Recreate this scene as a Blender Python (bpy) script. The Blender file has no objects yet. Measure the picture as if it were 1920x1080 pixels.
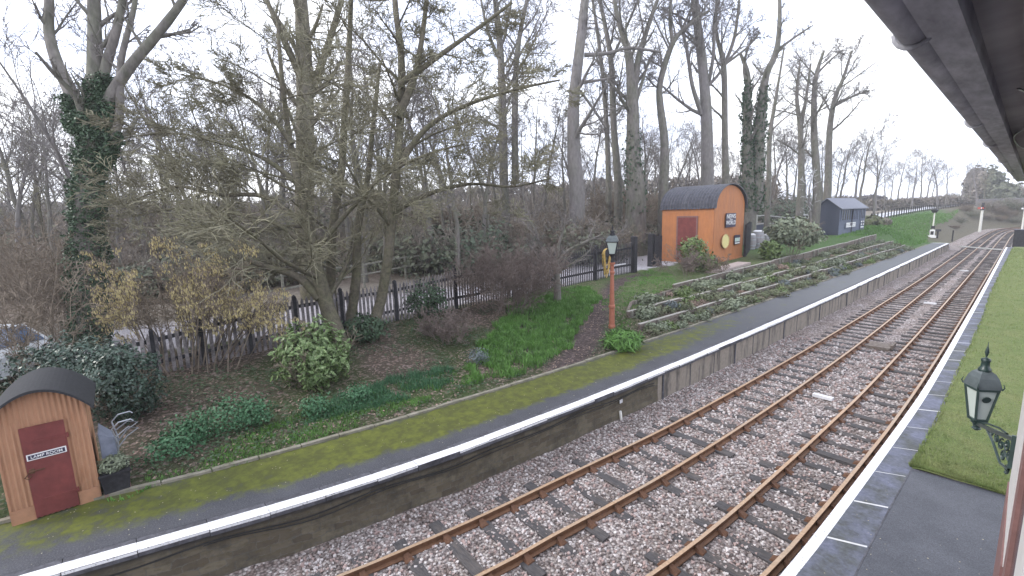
import bpy, bmesh, math, random
from mathutils import Vector, Matrix
R = math.radians
sc = bpy.context.scene
COL = sc.collection

# ------------------------------------------------------------------ camera
H, YAW, PITCH, ROLL, FPX = 6.4, .85, .16, -.028, 850.0
def cam_axes():
    cy, sy, cp, sp = math.cos(YAW), math.sin(YAW), math.cos(PITCH), math.sin(PITCH)
    f = Vector((-sy*cp, cy*cp, -sp)); r = Vector((cy, sy, 0)); u = r.cross(f)
    c, s = math.cos(ROLL), math.sin(ROLL)
    return c*r+s*u, -s*r+c*u, f
AR, AU, AF = cam_axes()
EYE = Vector((0, 0, H))
cd = bpy.data.cameras.new('camera'); cam = bpy.data.objects.new('camera', cd); COL.objects.link(cam)
cam.matrix_world = Matrix(((AR.x, AU.x, -AF.x, 0), (AR.y, AU.y, -AF.y, 0), (AR.z, AU.z, -AF.z, H), (0, 0, 0, 1)))
cd.sensor_width = 36; cd.lens = FPX/1920*36; cd.clip_start = .05; cd.clip_end = 3000
sc.camera = cam

# ------------------------------------------------------------------ world, sun, exposure
SUN_EL, SUN_AZ = R(32), R(215)      # compass bearing from +y, clockwise: behind and to the left
w = bpy.data.worlds.new('World'); sc.world = w; w.use_nodes = True
nt = w.node_tree; nt.nodes.clear()
out = nt.nodes.new('ShaderNodeOutputWorld')
sky = nt.nodes.new('ShaderNodeTexSky'); sky.sky_type = 'NISHITA'; sky.sun_disc = False
sky.sun_elevation = SUN_EL; sky.sun_rotation = SUN_AZ
bg1 = nt.nodes.new('ShaderNodeBackground'); bg1.inputs[1].default_value = .1
nt.links.new(sky.outputs[0], bg1.inputs[0])
# an even deck of bright cloud with thinner, bluer patches
tc = nt.nodes.new('ShaderNodeTexCoord')
mp = nt.nodes.new('ShaderNodeMapping'); mp.inputs['Scale'].default_value = (1, 1, 2.5)
nz = nt.nodes.new('ShaderNodeTexNoise'); nz.inputs['Scale'].default_value = 2.2; nz.inputs['Detail'].default_value = 6
cr = nt.nodes.new('ShaderNodeValToRGB')
cr.color_ramp.elements[0].position = .38; cr.color_ramp.elements[0].color = (.74, .80, 1.0, 1)
cr.color_ramp.elements[1].position = .58; cr.color_ramp.elements[1].color = (.97, .97, 1.0, 1)
bg2 = nt.nodes.new('ShaderNodeBackground'); bg2.inputs[1].default_value = 1.0
mx = nt.nodes.new('ShaderNodeMixShader'); mx.inputs[0].default_value = .82
nt.links.new(tc.outputs['Generated'], mp.inputs[0]); nt.links.new(mp.outputs[0], nz.inputs[0])
nt.links.new(nz.outputs[0], cr.inputs[0]); nt.links.new(cr.outputs[0], bg2.inputs[0])
nt.links.new(bg1.outputs[0], mx.inputs[1]); nt.links.new(bg2.outputs[0], mx.inputs[2])
nt.links.new(mx.outputs[0], out.inputs[0])
sl = bpy.data.lights.new('sun', 'SUN'); sl.energy = .9; sl.angle = R(18); sl.color = (1, .96, .9)
so = bpy.data.objects.new('sun', sl); COL.objects.link(so)
sd = Vector((math.sin(SUN_AZ)*math.cos(SUN_EL), math.cos(SUN_AZ)*math.cos(SUN_EL), math.sin(SUN_EL)))
so.rotation_euler = sd.to_track_quat('Z', 'Y').to_euler(); so.location = (0, 0, 40)
sc.view_settings.view_transform = 'Standard'; sc.view_settings.look = 'None'
sc.view_settings.exposure = 1.22; sc.view_settings.gamma = 1
sc.render.engine = 'CYCLES'
sc.cycles.max_bounces = 5; sc.cycles.diffuse_bounces = 3; sc.cycles.glossy_bounces = 2
sc.cycles.transmission_bounces = 4; sc.cycles.transparent_max_bounces = 8

# ------------------------------------------------------------------ survey helpers
def ray(px, py): return (px-960)/FPX*AR + (540-py)/FPX*AU + AF
def G(px, py, z):                       # point of the level z seen at a photo position
    d = ray(px, py); return EYE + d*((z-H)/d.z)
def D(px, py, dep): return EYE + ray(px, py)*dep
def pix(p):
    v = Vector(p)-EYE; d = v.dot(AF); return 960+FPX*v.dot(AR)/d, 540-FPX*v.dot(AU)/d, d
def top_z(b, py):                       # height at which a plumb line over b reaches photo row py
    lo, hi = b[2], b[2]+min(80, 3*pix(b)[2])
    for _ in range(40):
        m = (lo+hi)/2
        if pix((b[0], b[1], m))[1] > py: lo = m
        else: hi = m
    return lo
def interp(x, pts):
    if x <= pts[0][0]:
        a, b = pts[0], pts[1]
    elif x >= pts[-1][0]:
        return pts[-1][1]
    else:
        for i in range(len(pts)-1):
            if pts[i][0] <= x <= pts[i+1][0]: a, b = pts[i], pts[i+1]; break
    if x < pts[0][0]: return a[1]+(b[1]-a[1])/(b[0]-a[0])*(x-a[0])
    return a[1]+(b[1]-a[1])*(x-a[0])/(b[0]-a[0])
def sm(t): t = max(0., min(1., t)); return t*t*(3-2*t)
def smoothline(pts):                    # Catmull-Rom table of a surveyed line x(y)
    out = []
    for i in range(len(pts)-1):
        p0 = pts[max(i-1, 0)]; p1 = pts[i]; p2 = pts[i+1]; p3 = pts[min(i+2, len(pts)-1)]
        n = 8
        for k in range(n):
            t = k/n; dy = p2[0]-p1[0]
            m1 = (p2[1]-p0[1])/(p2[0]-p0[0])*dy; m2 = (p3[1]-p1[1])/(p3[0]-p1[0])*dy
            out.append((p1[0]+dy*t, (2*t**3-3*t*t+1)*p1[1]+(t**3-2*t*t+t)*m1+(-2*t**3+3*t*t)*p2[1]+(t**3-t*t)*m2))
    out.append(pts[-1]); return out
R1 = smoothline([(-6, -9.6), (2.3, -7.69), (4.9, -7.26), (7.2, -7.02), (9.6, -6.77), (12, -6.56), (17, -6.33), (23, -6.13), (33, -5.91), (43, -5.76), (58, -5.62), (90, -5.55), (120, -5.45), (145, -5.0), (157, -4.2), (166, -1.5), (172, 4)])
R2 = smoothline([(-6, -8.1), (4.2, -5.93), (5.9, -5.74), (7.8, -5.5), (9.8, -5.3), (13.3, -5.08), (18.6, -4.87), (26.6, -4.69), (40, -4.6), (55, -4.54), (88, -4.45), (120, -4.3), (140, -3.9), (154, -2.8), (163, -.2), (169, 4)])
R3 = smoothline([(-6, -5.6), (6.4, -3.85), (8.7, -3.62), (12, -3.45), (15, -3.34), (19.2, -3.22), (31, -3.1), (50, -3.04), (88, -3.0), (120, -2.95), (140, -2.6), (152, -1.6), (160, .4), (166, 5)])
R4 = smoothline([(-6, -4.2), (7.9, -2.48), (10.6, -2.31), (13.4, -2.19), (16.4, -2.09), (22, -2.0), (34, -1.94), (63, -1.94), (99, -1.95), (125, -1.9), (140, -1.5), (150, -.4), (157, 1.5), (163, 6)])
PL = smoothline([(-8, -11.3), (-1.4, -9.82), (.1, -9.45), (2.4, -8.9), (4.1, -8.6), (5.7, -8.38), (9.9, -8.06), (15.2, -7.8), (20.2, -7.66), (27.8, -7.5), (36.5, -7.36), (54.3, -7.2), (88, -6.95)])
PR = smoothline([(-6, -2.9), (6.95, -1.96), (9.5, -1.84), (14.2, -1.68), (17.9, -1.6), (27.4, -1.56), (40.7, -1.54), (81, -1.56)])
KB = smoothline([(-8, -13.5), (-2.2, -12.34), (-.8, -12.06), (1.1, -11.6), (4.7, -11.08), (8, -10.76), (12.6, -10.46), (25, -10.05), (47, -9.45), (86, -8.7)])
EDGE = KB[:-1]+[(86, -8.7), (92, -8.3), (120, -8.1), (145, -7.6), (157, -6.8), (166, -4.2), (172, 1.5), (176, 12), (179, 40)]

def ztop(y): return interp(y, [(-20, 1.7), (0, 1.7), (20, 1.65), (26, 1.85), (45, 2.1), (65, 2.35), (80, 2.7), (100, 3.75), (130, 4.35), (180, 5.0), (300, 5.6), (600, 6.0)])
def tzs(s, y):
    """ground height, s metres to the left of the back kerb (or of the track foot beyond the platform)"""
    zt = ztop(y)
    base = .9 if y < 86 else .9-1.05*sm((y-86)/4)
    if s <= 0: return base
    bank = base+(zt-base)*(.12*sm(s/.8)+.88*sm(s/9.5))
    if y < 17: z = bank
    elif y < 76:
        f1 = sm((y-17)/1.6); f3 = sm((y-24.6)/.8); g = 1-sm((y-72)/3)
        if s < 1.1: st = .97
        elif s < 2.3: st = 1.26
        elif s < 4.0:
            st = 1.5+.25*sm((y-30)/40)
            if f3 < 1: st = st*f3+(1-f3)*max(1.5, bank+.1*sm((s-2.3)/2))
        else: st = zt if f3 >= 1 else zt*f3+(1-f3)*max(bank, 1.5)
        z = bank*(1-f1)+st*f1
        if g < 1: z = z*g+(1-g)*(base+(zt-base)*sm(s/8))
    else: z = base+(zt-base)*sm(s/(8.0 if y < 90 else 9.5))
    if s > 20: z += .5*sm((s-20)/60)
    return z
def tz(x, y): return tzs(interp(y, EDGE)-x, y)
def GT(px, py):                         # ground point seen at a photo position
    d = ray(px, py); t = 3.0
    while t < 900:
        p = EYE+d*t
        if p.z <= tz(p.x, p.y): break
        t += max(.03, t*.004)
    return Vector((p.x, p.y, tz(p.x, p.y)))

# ------------------------------------------------------------------ mesh builder
class MB:
    def __init__(s): s.v = []; s.f = []; s.m = []; s.uv = {}
    def vs(s, pts): n = len(s.v); s.v.extend([tuple(p) for p in pts]); return n
    def face(s, idx, m=0): s.f.append(tuple(idx)); s.m.append(m)
    def quad(s, a, b, c, d, m=0): n = s.vs((a, b, c, d)); s.face((n, n+1, n+2, n+3), m)
    def hexa(s, p, m=0):                # 8 points: bottom loop 0-3, top loop 4-7
        n = s.vs(p)
        for q in ((3, 2, 1, 0), (4, 5, 6, 7), (0, 1, 5, 4), (1, 2, 6, 5), (2, 3, 7, 6), (3, 0, 4, 7)): s.face([n+i for i in q], m)
    def box(s, x0, x1, y0, y1, z0, z1, m=0, T=None):
        p = [Vector(q) for q in ((x0, y0, z0), (x1, y0, z0), (x1, y1, z0), (x0, y1, z0), (x0, y0, z1), (x1, y0, z1), (x1, y1, z1), (x0, y1, z1))]
        if T: p = [T @ q for q in p]
        s.hexa(p, m)
    def bar(s, a, b, wd, ht, m=0, up=Vector((0, 0, 1))):   # box along a->b, centred
        a = Vector(a); b = Vector(b); d = (b-a).normalized(); sd = d.cross(up)
        if sd.length < 1e-4: sd = d.cross(Vector((1, 0, 0)))
        sd.normalize(); u = sd.cross(d)
        sd = sd*wd/2; u = u*ht/2
        s.hexa([a-sd-u, a+sd-u, a+sd+u, a-sd+u, b-sd-u, b+sd-u, b+sd+u, b-sd+u], m)
    def tube(s, pts, rad, n=6, m=0, cap=False):
        k = len(pts); prev = None; base = len(s.v)
        for i in range(k):
            p = pts[i]
            t = (pts[min(i+1, k-1)]-pts[max(i-1, 0)])
            if t.length < 1e-6: t = Vector((0, 0, 1))
            t = t.normalized()
            if prev is None:
                a = t.cross(Vector((.3, .9, .31)))
                if a.length < .05: a = t.cross(Vector((1, 0, 0)))
            else:
                a = prev-t*prev.dot(t)
            a.normalize(); prev = a; b = t.cross(a); r = rad[i]
            for j in range(n):
                an = 2*math.pi*j/n
                q = p+(a*math.cos(an)+b*math.sin(an))*r
                s.v.append((q.x, q.y, q.z))
        for i in range(k-1):
            for j in range(n):
                j2 = (j+1) % n
                s.f.append((base+i*n+j, base+i*n+j2, base+(i+1)*n+j2, base+(i+1)*n+j)); s.m.append(m)
        if cap:
            s.face([base+j for j in range(n)][::-1], m); s.face([base+(k-1)*n+j for j in range(n)], m)
    def lathe(s, prof, c, n=16, m=0, sq=False, rot=0):
        c = Vector(c); base = len(s.v)
        for r, z in prof:
            for j in range(n):
                an = 2*math.pi*j/n+rot
                s.v.append((c.x+r*math.cos(an), c.y+r*math.sin(an), c.z+z))
        for i in range(len(prof)-1):
            for j in range(n):
                j2 = (j+1) % n
                s.face((base+i*n+j, base+i*n+j2, base+(i+1)*n+j2, base+(i+1)*n+j), m)
        s.face([base+j for j in range(n)][::-1], m); s.face([base+(len(prof)-1)*n+j for j in range(n)], m)
    def strip(s, rows, m=0, uv=None):   # rows of equal length -> grid
        n = len(rows[0]); b = len(s.v)
        for r in rows: s.v.extend([tuple(p) for p in r])
        for i in range(len(rows)-1):
            for j in range(n-1):
                s.face((b+i*n+j, b+i*n+j+1, b+(i+1)*n+j+1, b+(i+1)*n+j), m)
        if uv:
            k = b
            for r in uv:
                for q in r: s.uv[k] = q; k += 1
    def build(s, name, mats, parent=None, origin=None, smooth=False):
        if not isinstance(mats, (list, tuple)): mats = [mats]
        me = bpy.data.meshes.new(name)
        v = s.v
        if origin is not None:
            o = Vector(origin); v = [(a-o.x, b-o.y, c-o.z) for a, b, c in v]
        me.from_pydata(v, [], s.f)
        for mt in mats: me.materials.append(mt)
        if any(s.m): me.polygons.foreach_set('material_index', s.m)
        if smooth: me.polygons.foreach_set('use_smooth', [True]*len(me.polygons))
        if s.uv:
            ul = me.uv_layers.new(name='UVMap')
            for lp in me.loops: ul.data[lp.index].uv = s.uv.get(lp.vertex_index, (0, 0))
        me.update()
        ob = bpy.data.objects.new(name, me); COL.objects.link(ob)
        if parent is not None: ob.parent = parent
        elif origin is not None: ob.location = origin
        return ob
def tag(o, label=None, cat=None, group=None, kind=None):
    if label: o['label'] = label
    if cat: o['category'] = cat
    if group: o['group'] = group
    if kind: o['kind'] = kind
    return o
def thing(name, loc, label, cat, group=None, rz=0):
    o = bpy.data.objects.new(name, None); COL.objects.link(o); o.location = loc; o.rotation_euler = (0, 0, rz)
    o.empty_display_size = .2
    return tag(o, label, cat, group)
def copy_tree(o, parent=None):
    c = o.copy(); COL.objects.link(c); c.parent = parent
    for ch in list(o.children): copy_tree(ch, c)
    return c

# ------------------------------------------------------------------ materials
def mat(name, col, rough=.8, var=.25, scale=6., bump=0., col2=None, f2=.5, scale2=1.5, metal=0., spec=.3, edge=(.4, .6), coord='Object', stretch=(1, 1, 1)):
    """procedural: fine value noise on a base colour, optional second colour in patches, optional bump"""
    m = bpy.data.materials.new(name); m.use_nodes = True; N = m.node_tree.nodes; L = m.node_tree.links
    b = N['Principled BSDF']; b.inputs['Roughness'].default_value = rough; b.inputs['Metallic'].default_value = metal
    b.inputs['Specular IOR Level'].default_value = spec
    t = N.new('ShaderNodeTexCoord'); mpn = N.new('ShaderNodeMapping'); mpn.inputs['Scale'].default_value = stretch
    L.new(t.outputs[coord], mpn.inputs[0])
    n1 = N.new('ShaderNodeTexNoise'); n1.inputs['Scale'].default_value = scale; n1.inputs['Detail'].default_value = 5; n1.inputs['Roughness'].default_value = .65
    L.new(mpn.outputs[0], n1.inputs[0])
    r1 = N.new('ShaderNodeMapRange'); r1.inputs[1].default_value = .3; r1.inputs[2].default_value = .7; r1.inputs[3].default_value = 1-var; r1.inputs[4].default_value = 1+var
    L.new(n1.outputs[0], r1.inputs[0])
    base = N.new('ShaderNodeRGB'); base.outputs[0].default_value = (*col, 1); src = base.outputs[0]
    if col2:
        n2 = N.new('ShaderNodeTexNoise'); n2.inputs['Scale'].default_value = scale2; n2.inputs['Detail'].default_value = 6; n2.inputs['Roughness'].default_value = .7
        L.new(mpn.outputs[0], n2.inputs[0])
        r2 = N.new('ShaderNodeMapRange'); r2.inputs[1].default_value = edge[0]; r2.inputs[2].default_value = edge[1]; r2.inputs[4].default_value = f2
        L.new(n2.outputs[0], r2.inputs[0])
        mxn = N.new('ShaderNodeMixRGB'); mxn.inputs[2].default_value = (*col2, 1)
        L.new(r2.outputs[0], mxn.inputs[0]); L.new(src, mxn.inputs[1]); src = mxn.outputs[0]
    mu = N.new('ShaderNodeVectorMath'); mu.operation = 'SCALE'
    L.new(src, mu.inputs[0]); L.new(r1.outputs[0], mu.inputs['Scale'])
    L.new(mu.outputs[0], b.inputs['Base Color'])
    if bump:
        bp = N.new('ShaderNodeBump'); bp.inputs['Strength'].default_value = min(1, bump*4); bp.inputs['Distance'].default_value = bump*.1
        L.new(n1.outputs[0], bp.inputs['Height']); L.new(bp.outputs[0], b.inputs['Normal'])
    return m
class NB:                                # tiny node-graph helper for the bespoke materials
    def __init__(s, name, rough=.85, spec=.3):
        s.m = bpy.data.materials.new(name); s.m.use_nodes = True; s.N = s.m.node_tree.nodes; s.L = s.m.node_tree.links
        s.b = s.N['Principled BSDF']; s.b.inputs['Roughness'].default_value = rough; s.b.inputs['Specular IOR Level'].default_value = spec
        s.t = s.N.new('ShaderNodeTexCoord')
    def put(s, sock, v):
        if v is None: return
        if hasattr(v, 'is_output') or isinstance(v, bpy.types.NodeSocket): s.L.new(v, sock)
        elif isinstance(v, tuple) and len(v) == 3 and sock.type == 'RGBA': sock.default_value = (*v, 1)
        else: sock.default_value = v
    def map(s, coord='Object', scale=(1, 1, 1), loc=(0, 0, 0)):
        n = s.N.new('ShaderNodeMapping'); n.inputs['Scale'].default_value = scale; n.inputs['Location'].default_value = loc
        s.L.new(s.t.outputs[coord], n.inputs[0]); return n.outputs[0]
    def noise(s, vec, scale, detail=5, rough=.6):
        n = s.N.new('ShaderNodeTexNoise'); n.inputs['Scale'].default_value = scale; n.inputs['Detail'].default_value = detail; n.inputs['Roughness'].default_value = rough
        s.L.new(vec, n.inputs[0]); return n.outputs[0]
    def voro(s, vec, scale, out='Distance', feature='F1'):
        n = s.N.new('ShaderNodeTexVoronoi'); n.feature = feature; n.inputs['Scale'].default_value = scale; s.L.new(vec, n.inputs[0]); return n.outputs[out]
    def rng(s, v, a, b, c=0., d=1.):
        n = s.N.new('ShaderNodeMapRange'); s.put(n.inputs[0], v)
        for i, q in enumerate((a, b, c, d)): s.put(n.inputs[i+1], q)
        return n.outputs[0]
    def math(s, op, a, b=0.):
        n = s.N.new('ShaderNodeMath'); n.operation = op; s.put(n.inputs[0], a); s.put(n.inputs[1], b); return n.outputs[0]
    def mix(s, f, a, b, mode='MIX'):
        n = s.N.new('ShaderNodeMixRGB'); n.blend_type = mode; s.put(n.inputs[0], f); s.put(n.inputs[1], a); s.put(n.inputs[2], b); return n.outputs[0]
    def ramp(s, f, els):
        n = s.N.new('ShaderNodeValToRGB'); e = n.color_ramp.elements
        while len(e) < len(els): e.new(.5)
        for q, (p, c) in zip(e, els): q.position = p; q.color = (*c, 1)
        s.put(n.inputs[0], f); return n.outputs[0]
    def sep(s, v):
        n = s.N.new('ShaderNodeSeparateXYZ'); s.L.new(v, n.inputs[0]); return n.outputs
    def bump(s, h, strength=.5, dist=.02):
        n = s.N.new('ShaderNodeBump'); n.inputs['Strength'].default_value = strength; n.inputs['Distance'].default_value = dist
        s.L.new(h, n.inputs['Height']); s.L.new(n.outputs[0], s.b.inputs['Normal'])
    def col(s, c): s.put(s.b.inputs['Base Color'], c); return s.m

def ballast_mat():
    k = NB('ballast_stone', .9, .2); o = k.map()
    cell = k.voro(o, 17, 'Color'); c = k.sep(cell)
    base = k.ramp(c[0], [(0, (.17, .135, .13)), (.3, (.30, .25, .24)), (.6, (.43, .37, .36)), (.85, (.58, .53, .51)), (1, (.78, .74, .72))])
    big = k.noise(o, .5, 4); rust = k.mix(k.rng(big, .45, .65, 0, .5), base, (.30, .19, .14), 'MULTIPLY')
    tint = k.mix(k.rng(big, .45, .65, 0, .25), base, (.26, .17, .12))
    d = k.voro(o, 17, 'Distance'); gap = k.rng(d, .35, .75, 1.08, .42)
    fines = k.rng(k.noise(k.map('Object', (1, .25, 1)), 1.6, 5, .7), .42, .68, 0, .55); tint = k.mix(fines, tint, (.17, .135, .11)); colr = k.mix(1, tint, gap, 'MULTIPLY')
    k.bump(k.math('SUBTRACT', 1, d), 1., .05)
    return k.col(colr)
def platform_mat(name, mossy):
    k = NB(name, .75, .35); uv = k.map('UV'); s = k.sep(uv); o = k.map()
    fine = k.noise(o, 40, 3); mid = k.noise(o, 1.1, 6, .7); blot = k.noise(o, 4, 5, .7)
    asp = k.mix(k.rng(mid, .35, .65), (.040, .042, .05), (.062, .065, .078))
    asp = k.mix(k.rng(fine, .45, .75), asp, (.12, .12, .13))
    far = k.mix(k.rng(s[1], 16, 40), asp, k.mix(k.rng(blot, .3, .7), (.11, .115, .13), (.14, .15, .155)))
    # moss lies between 0.85 m from the edge and the kerb, thins out along the platform
    mu = k.math('MULTIPLY', k.rng(s[0], .75, 1.25), k.rng(s[0], 2.6, 2.2, .35, 1))
    wob = k.math('ADD', k.rng(blot, .3, .7, -.3, .3), k.rng(mid, .35, .65, -.25, .25))
    mv = k.math('MULTIPLY', k.rng(s[1], -4, 3, .3, 1), k.rng(s[1], 10, 26, 1.1, .0))
    mk = k.rng(k.math('ADD', k.math('MULTIPLY', mu, mv), wob), .15, .7)
    mk = k.math('MULTIPLY', mk, k.math('MULTIPLY', k.rng(s[0], .6, 1.0), mossy))
    moss = k.mix(k.rng(blot, .42, .66), (.066, .074, .016), (.115, .130, .020))
    return k.col(k.mix(mk, far, moss))
def white_mat():
    k = NB('white_edge_paint', .6, .3); o = k.map(); a = k.noise(o, 3, 6, .75); b = k.noise(o, 22, 4, .7)
    c = k.mix(k.rng(a, .52, .7), (.82, .82, .84), (.6, .6, .62))
    c = k.mix(k.rng(b, .56, .66, 0, .85), c, (.22, .22, .21)); c = k.mix(k.rng(k.noise(o, 90, 2), .6, .7, 0, .5), c, (.3, .3, .3))
    return k.col(c)
def stone_mat():
    k = NB('old_stone_wall', .9, .2); uv = k.map('UV', (1, 1, 1))
    n = k.N.new('ShaderNodeTexBrick'); n.inputs['Scale'].default_value = 2.4; n.inputs['Mortar Size'].default_value = .018; n.inputs['Brick Width'].default_value = .9; n.inputs['Row Height'].default_value = .32
    n.offset = .37
    n.inputs['Color1'].default_value = (.11, .092, .068, 1); n.inputs['Color2'].default_value = (.19, .165, .12, 1); n.inputs['Mortar'].default_value = (.15, .14, .12, 1)
    w = k.noise(k.map('UV', (1, 1.5, 1)), 2.2, 4); wv = k.N.new('ShaderNodeVectorMath'); wv.operation = 'MULTIPLY_ADD'
    k.L.new(w, wv.inputs[0]); wv.inputs[1].default_value = (.25, .25, 0); k.L.new(uv, wv.inputs[2]); k.L.new(wv.outputs[0], n.inputs[0])
    a = k.noise(k.map('UV'), 1.3, 6, .75); b = k.noise(k.map('UV', (1, 2.4, 1)), 6, 5, .7)
    c = k.mix(k.rng(a, .46, .66, 0, .75), n.outputs[0], (.045, .046, .042))
    c = k.mix(k.rng(b, .5, .66, 0, .7), c, (.115, .095, .055))
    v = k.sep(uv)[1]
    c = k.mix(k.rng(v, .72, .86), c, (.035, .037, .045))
    k.bump(n.outputs['Fac'], .6, -.02)
    return k.col(c)
def concrete_mat():
    k = NB('stained_concrete', .85, .2); uv = k.map('UV'); s = k.sep(uv)
    a = k.noise(k.map('UV', (1, .15, 1)), 1.6, 5, .7); b = k.noise(k.map('UV', (1, 1, 1)), 7, 4)
    fine = k.noise(k.map('UV', (1, .1, 1)), 7, 4, .7)
    c = k.mix(k.rng(b, .3, .7), (.25, .22, .18), (.33, .29, .25))
    c = k.mix(k.rng(a, .5, .62, 0, .85), c, (.075, .072, .07))
    c = k.mix(k.rng(fine, .58, .7, 0, .6), c, (.09, .08, .075))
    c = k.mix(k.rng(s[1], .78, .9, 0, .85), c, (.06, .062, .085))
    return k.col(c)
def corr_mat(name, colr, col2, axis=0, pitch=.076, rough=.55, bumpd=.012):
    k = NB(name, rough, .35); o = k.map(); s = k.sep(o)
    wv = k.math('SINE', k.math('MULTIPLY', s[axis], 2*math.pi/pitch))
    n = k.noise(k.map('Object', (1, 1, .25)), 3, 6, .7); f = k.noise(o, 14, 4)
    c = k.mix(k.rng(n, .4, .7, 0, .6), colr, col2)
    c = k.mix(k.rng(f, .6, .72, 0, .35), c, (.07, .05, .04))
    k.bump(wv, 1., bumpd)
    return k.col(c)
def terrain_mat():
    k = NB('ground_cover', .95, .1); o = k.map()
    at = k.N.new('ShaderNodeAttribute'); at.attribute_name = 'soil'
    f = k.noise(o, 26, 4, .75); m2 = k.noise(o, 5, 5, .7); v = k.voro(o, 13, 'Color'); vs = k.sep(v)
    c = k.mix(1, at.outputs[0], k.rng(f, .3, .7, .45, 1.6), 'MULTIPLY')
    c = k.mix(1, c, k.rng(m2, .3, .7, .7, 1.3), 'MULTIPLY')
    lf = k.math('MULTIPLY', k.rng(vs[0], .72, .8), at.outputs['Alpha'])
    c = k.mix(k.math('MULTIPLY', lf, .8), c, k.mix(vs[1], (.20, .135, .115), (.34, .27, .25)))
    k.bump(f, .8, .05)
    return k.col(c)

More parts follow.
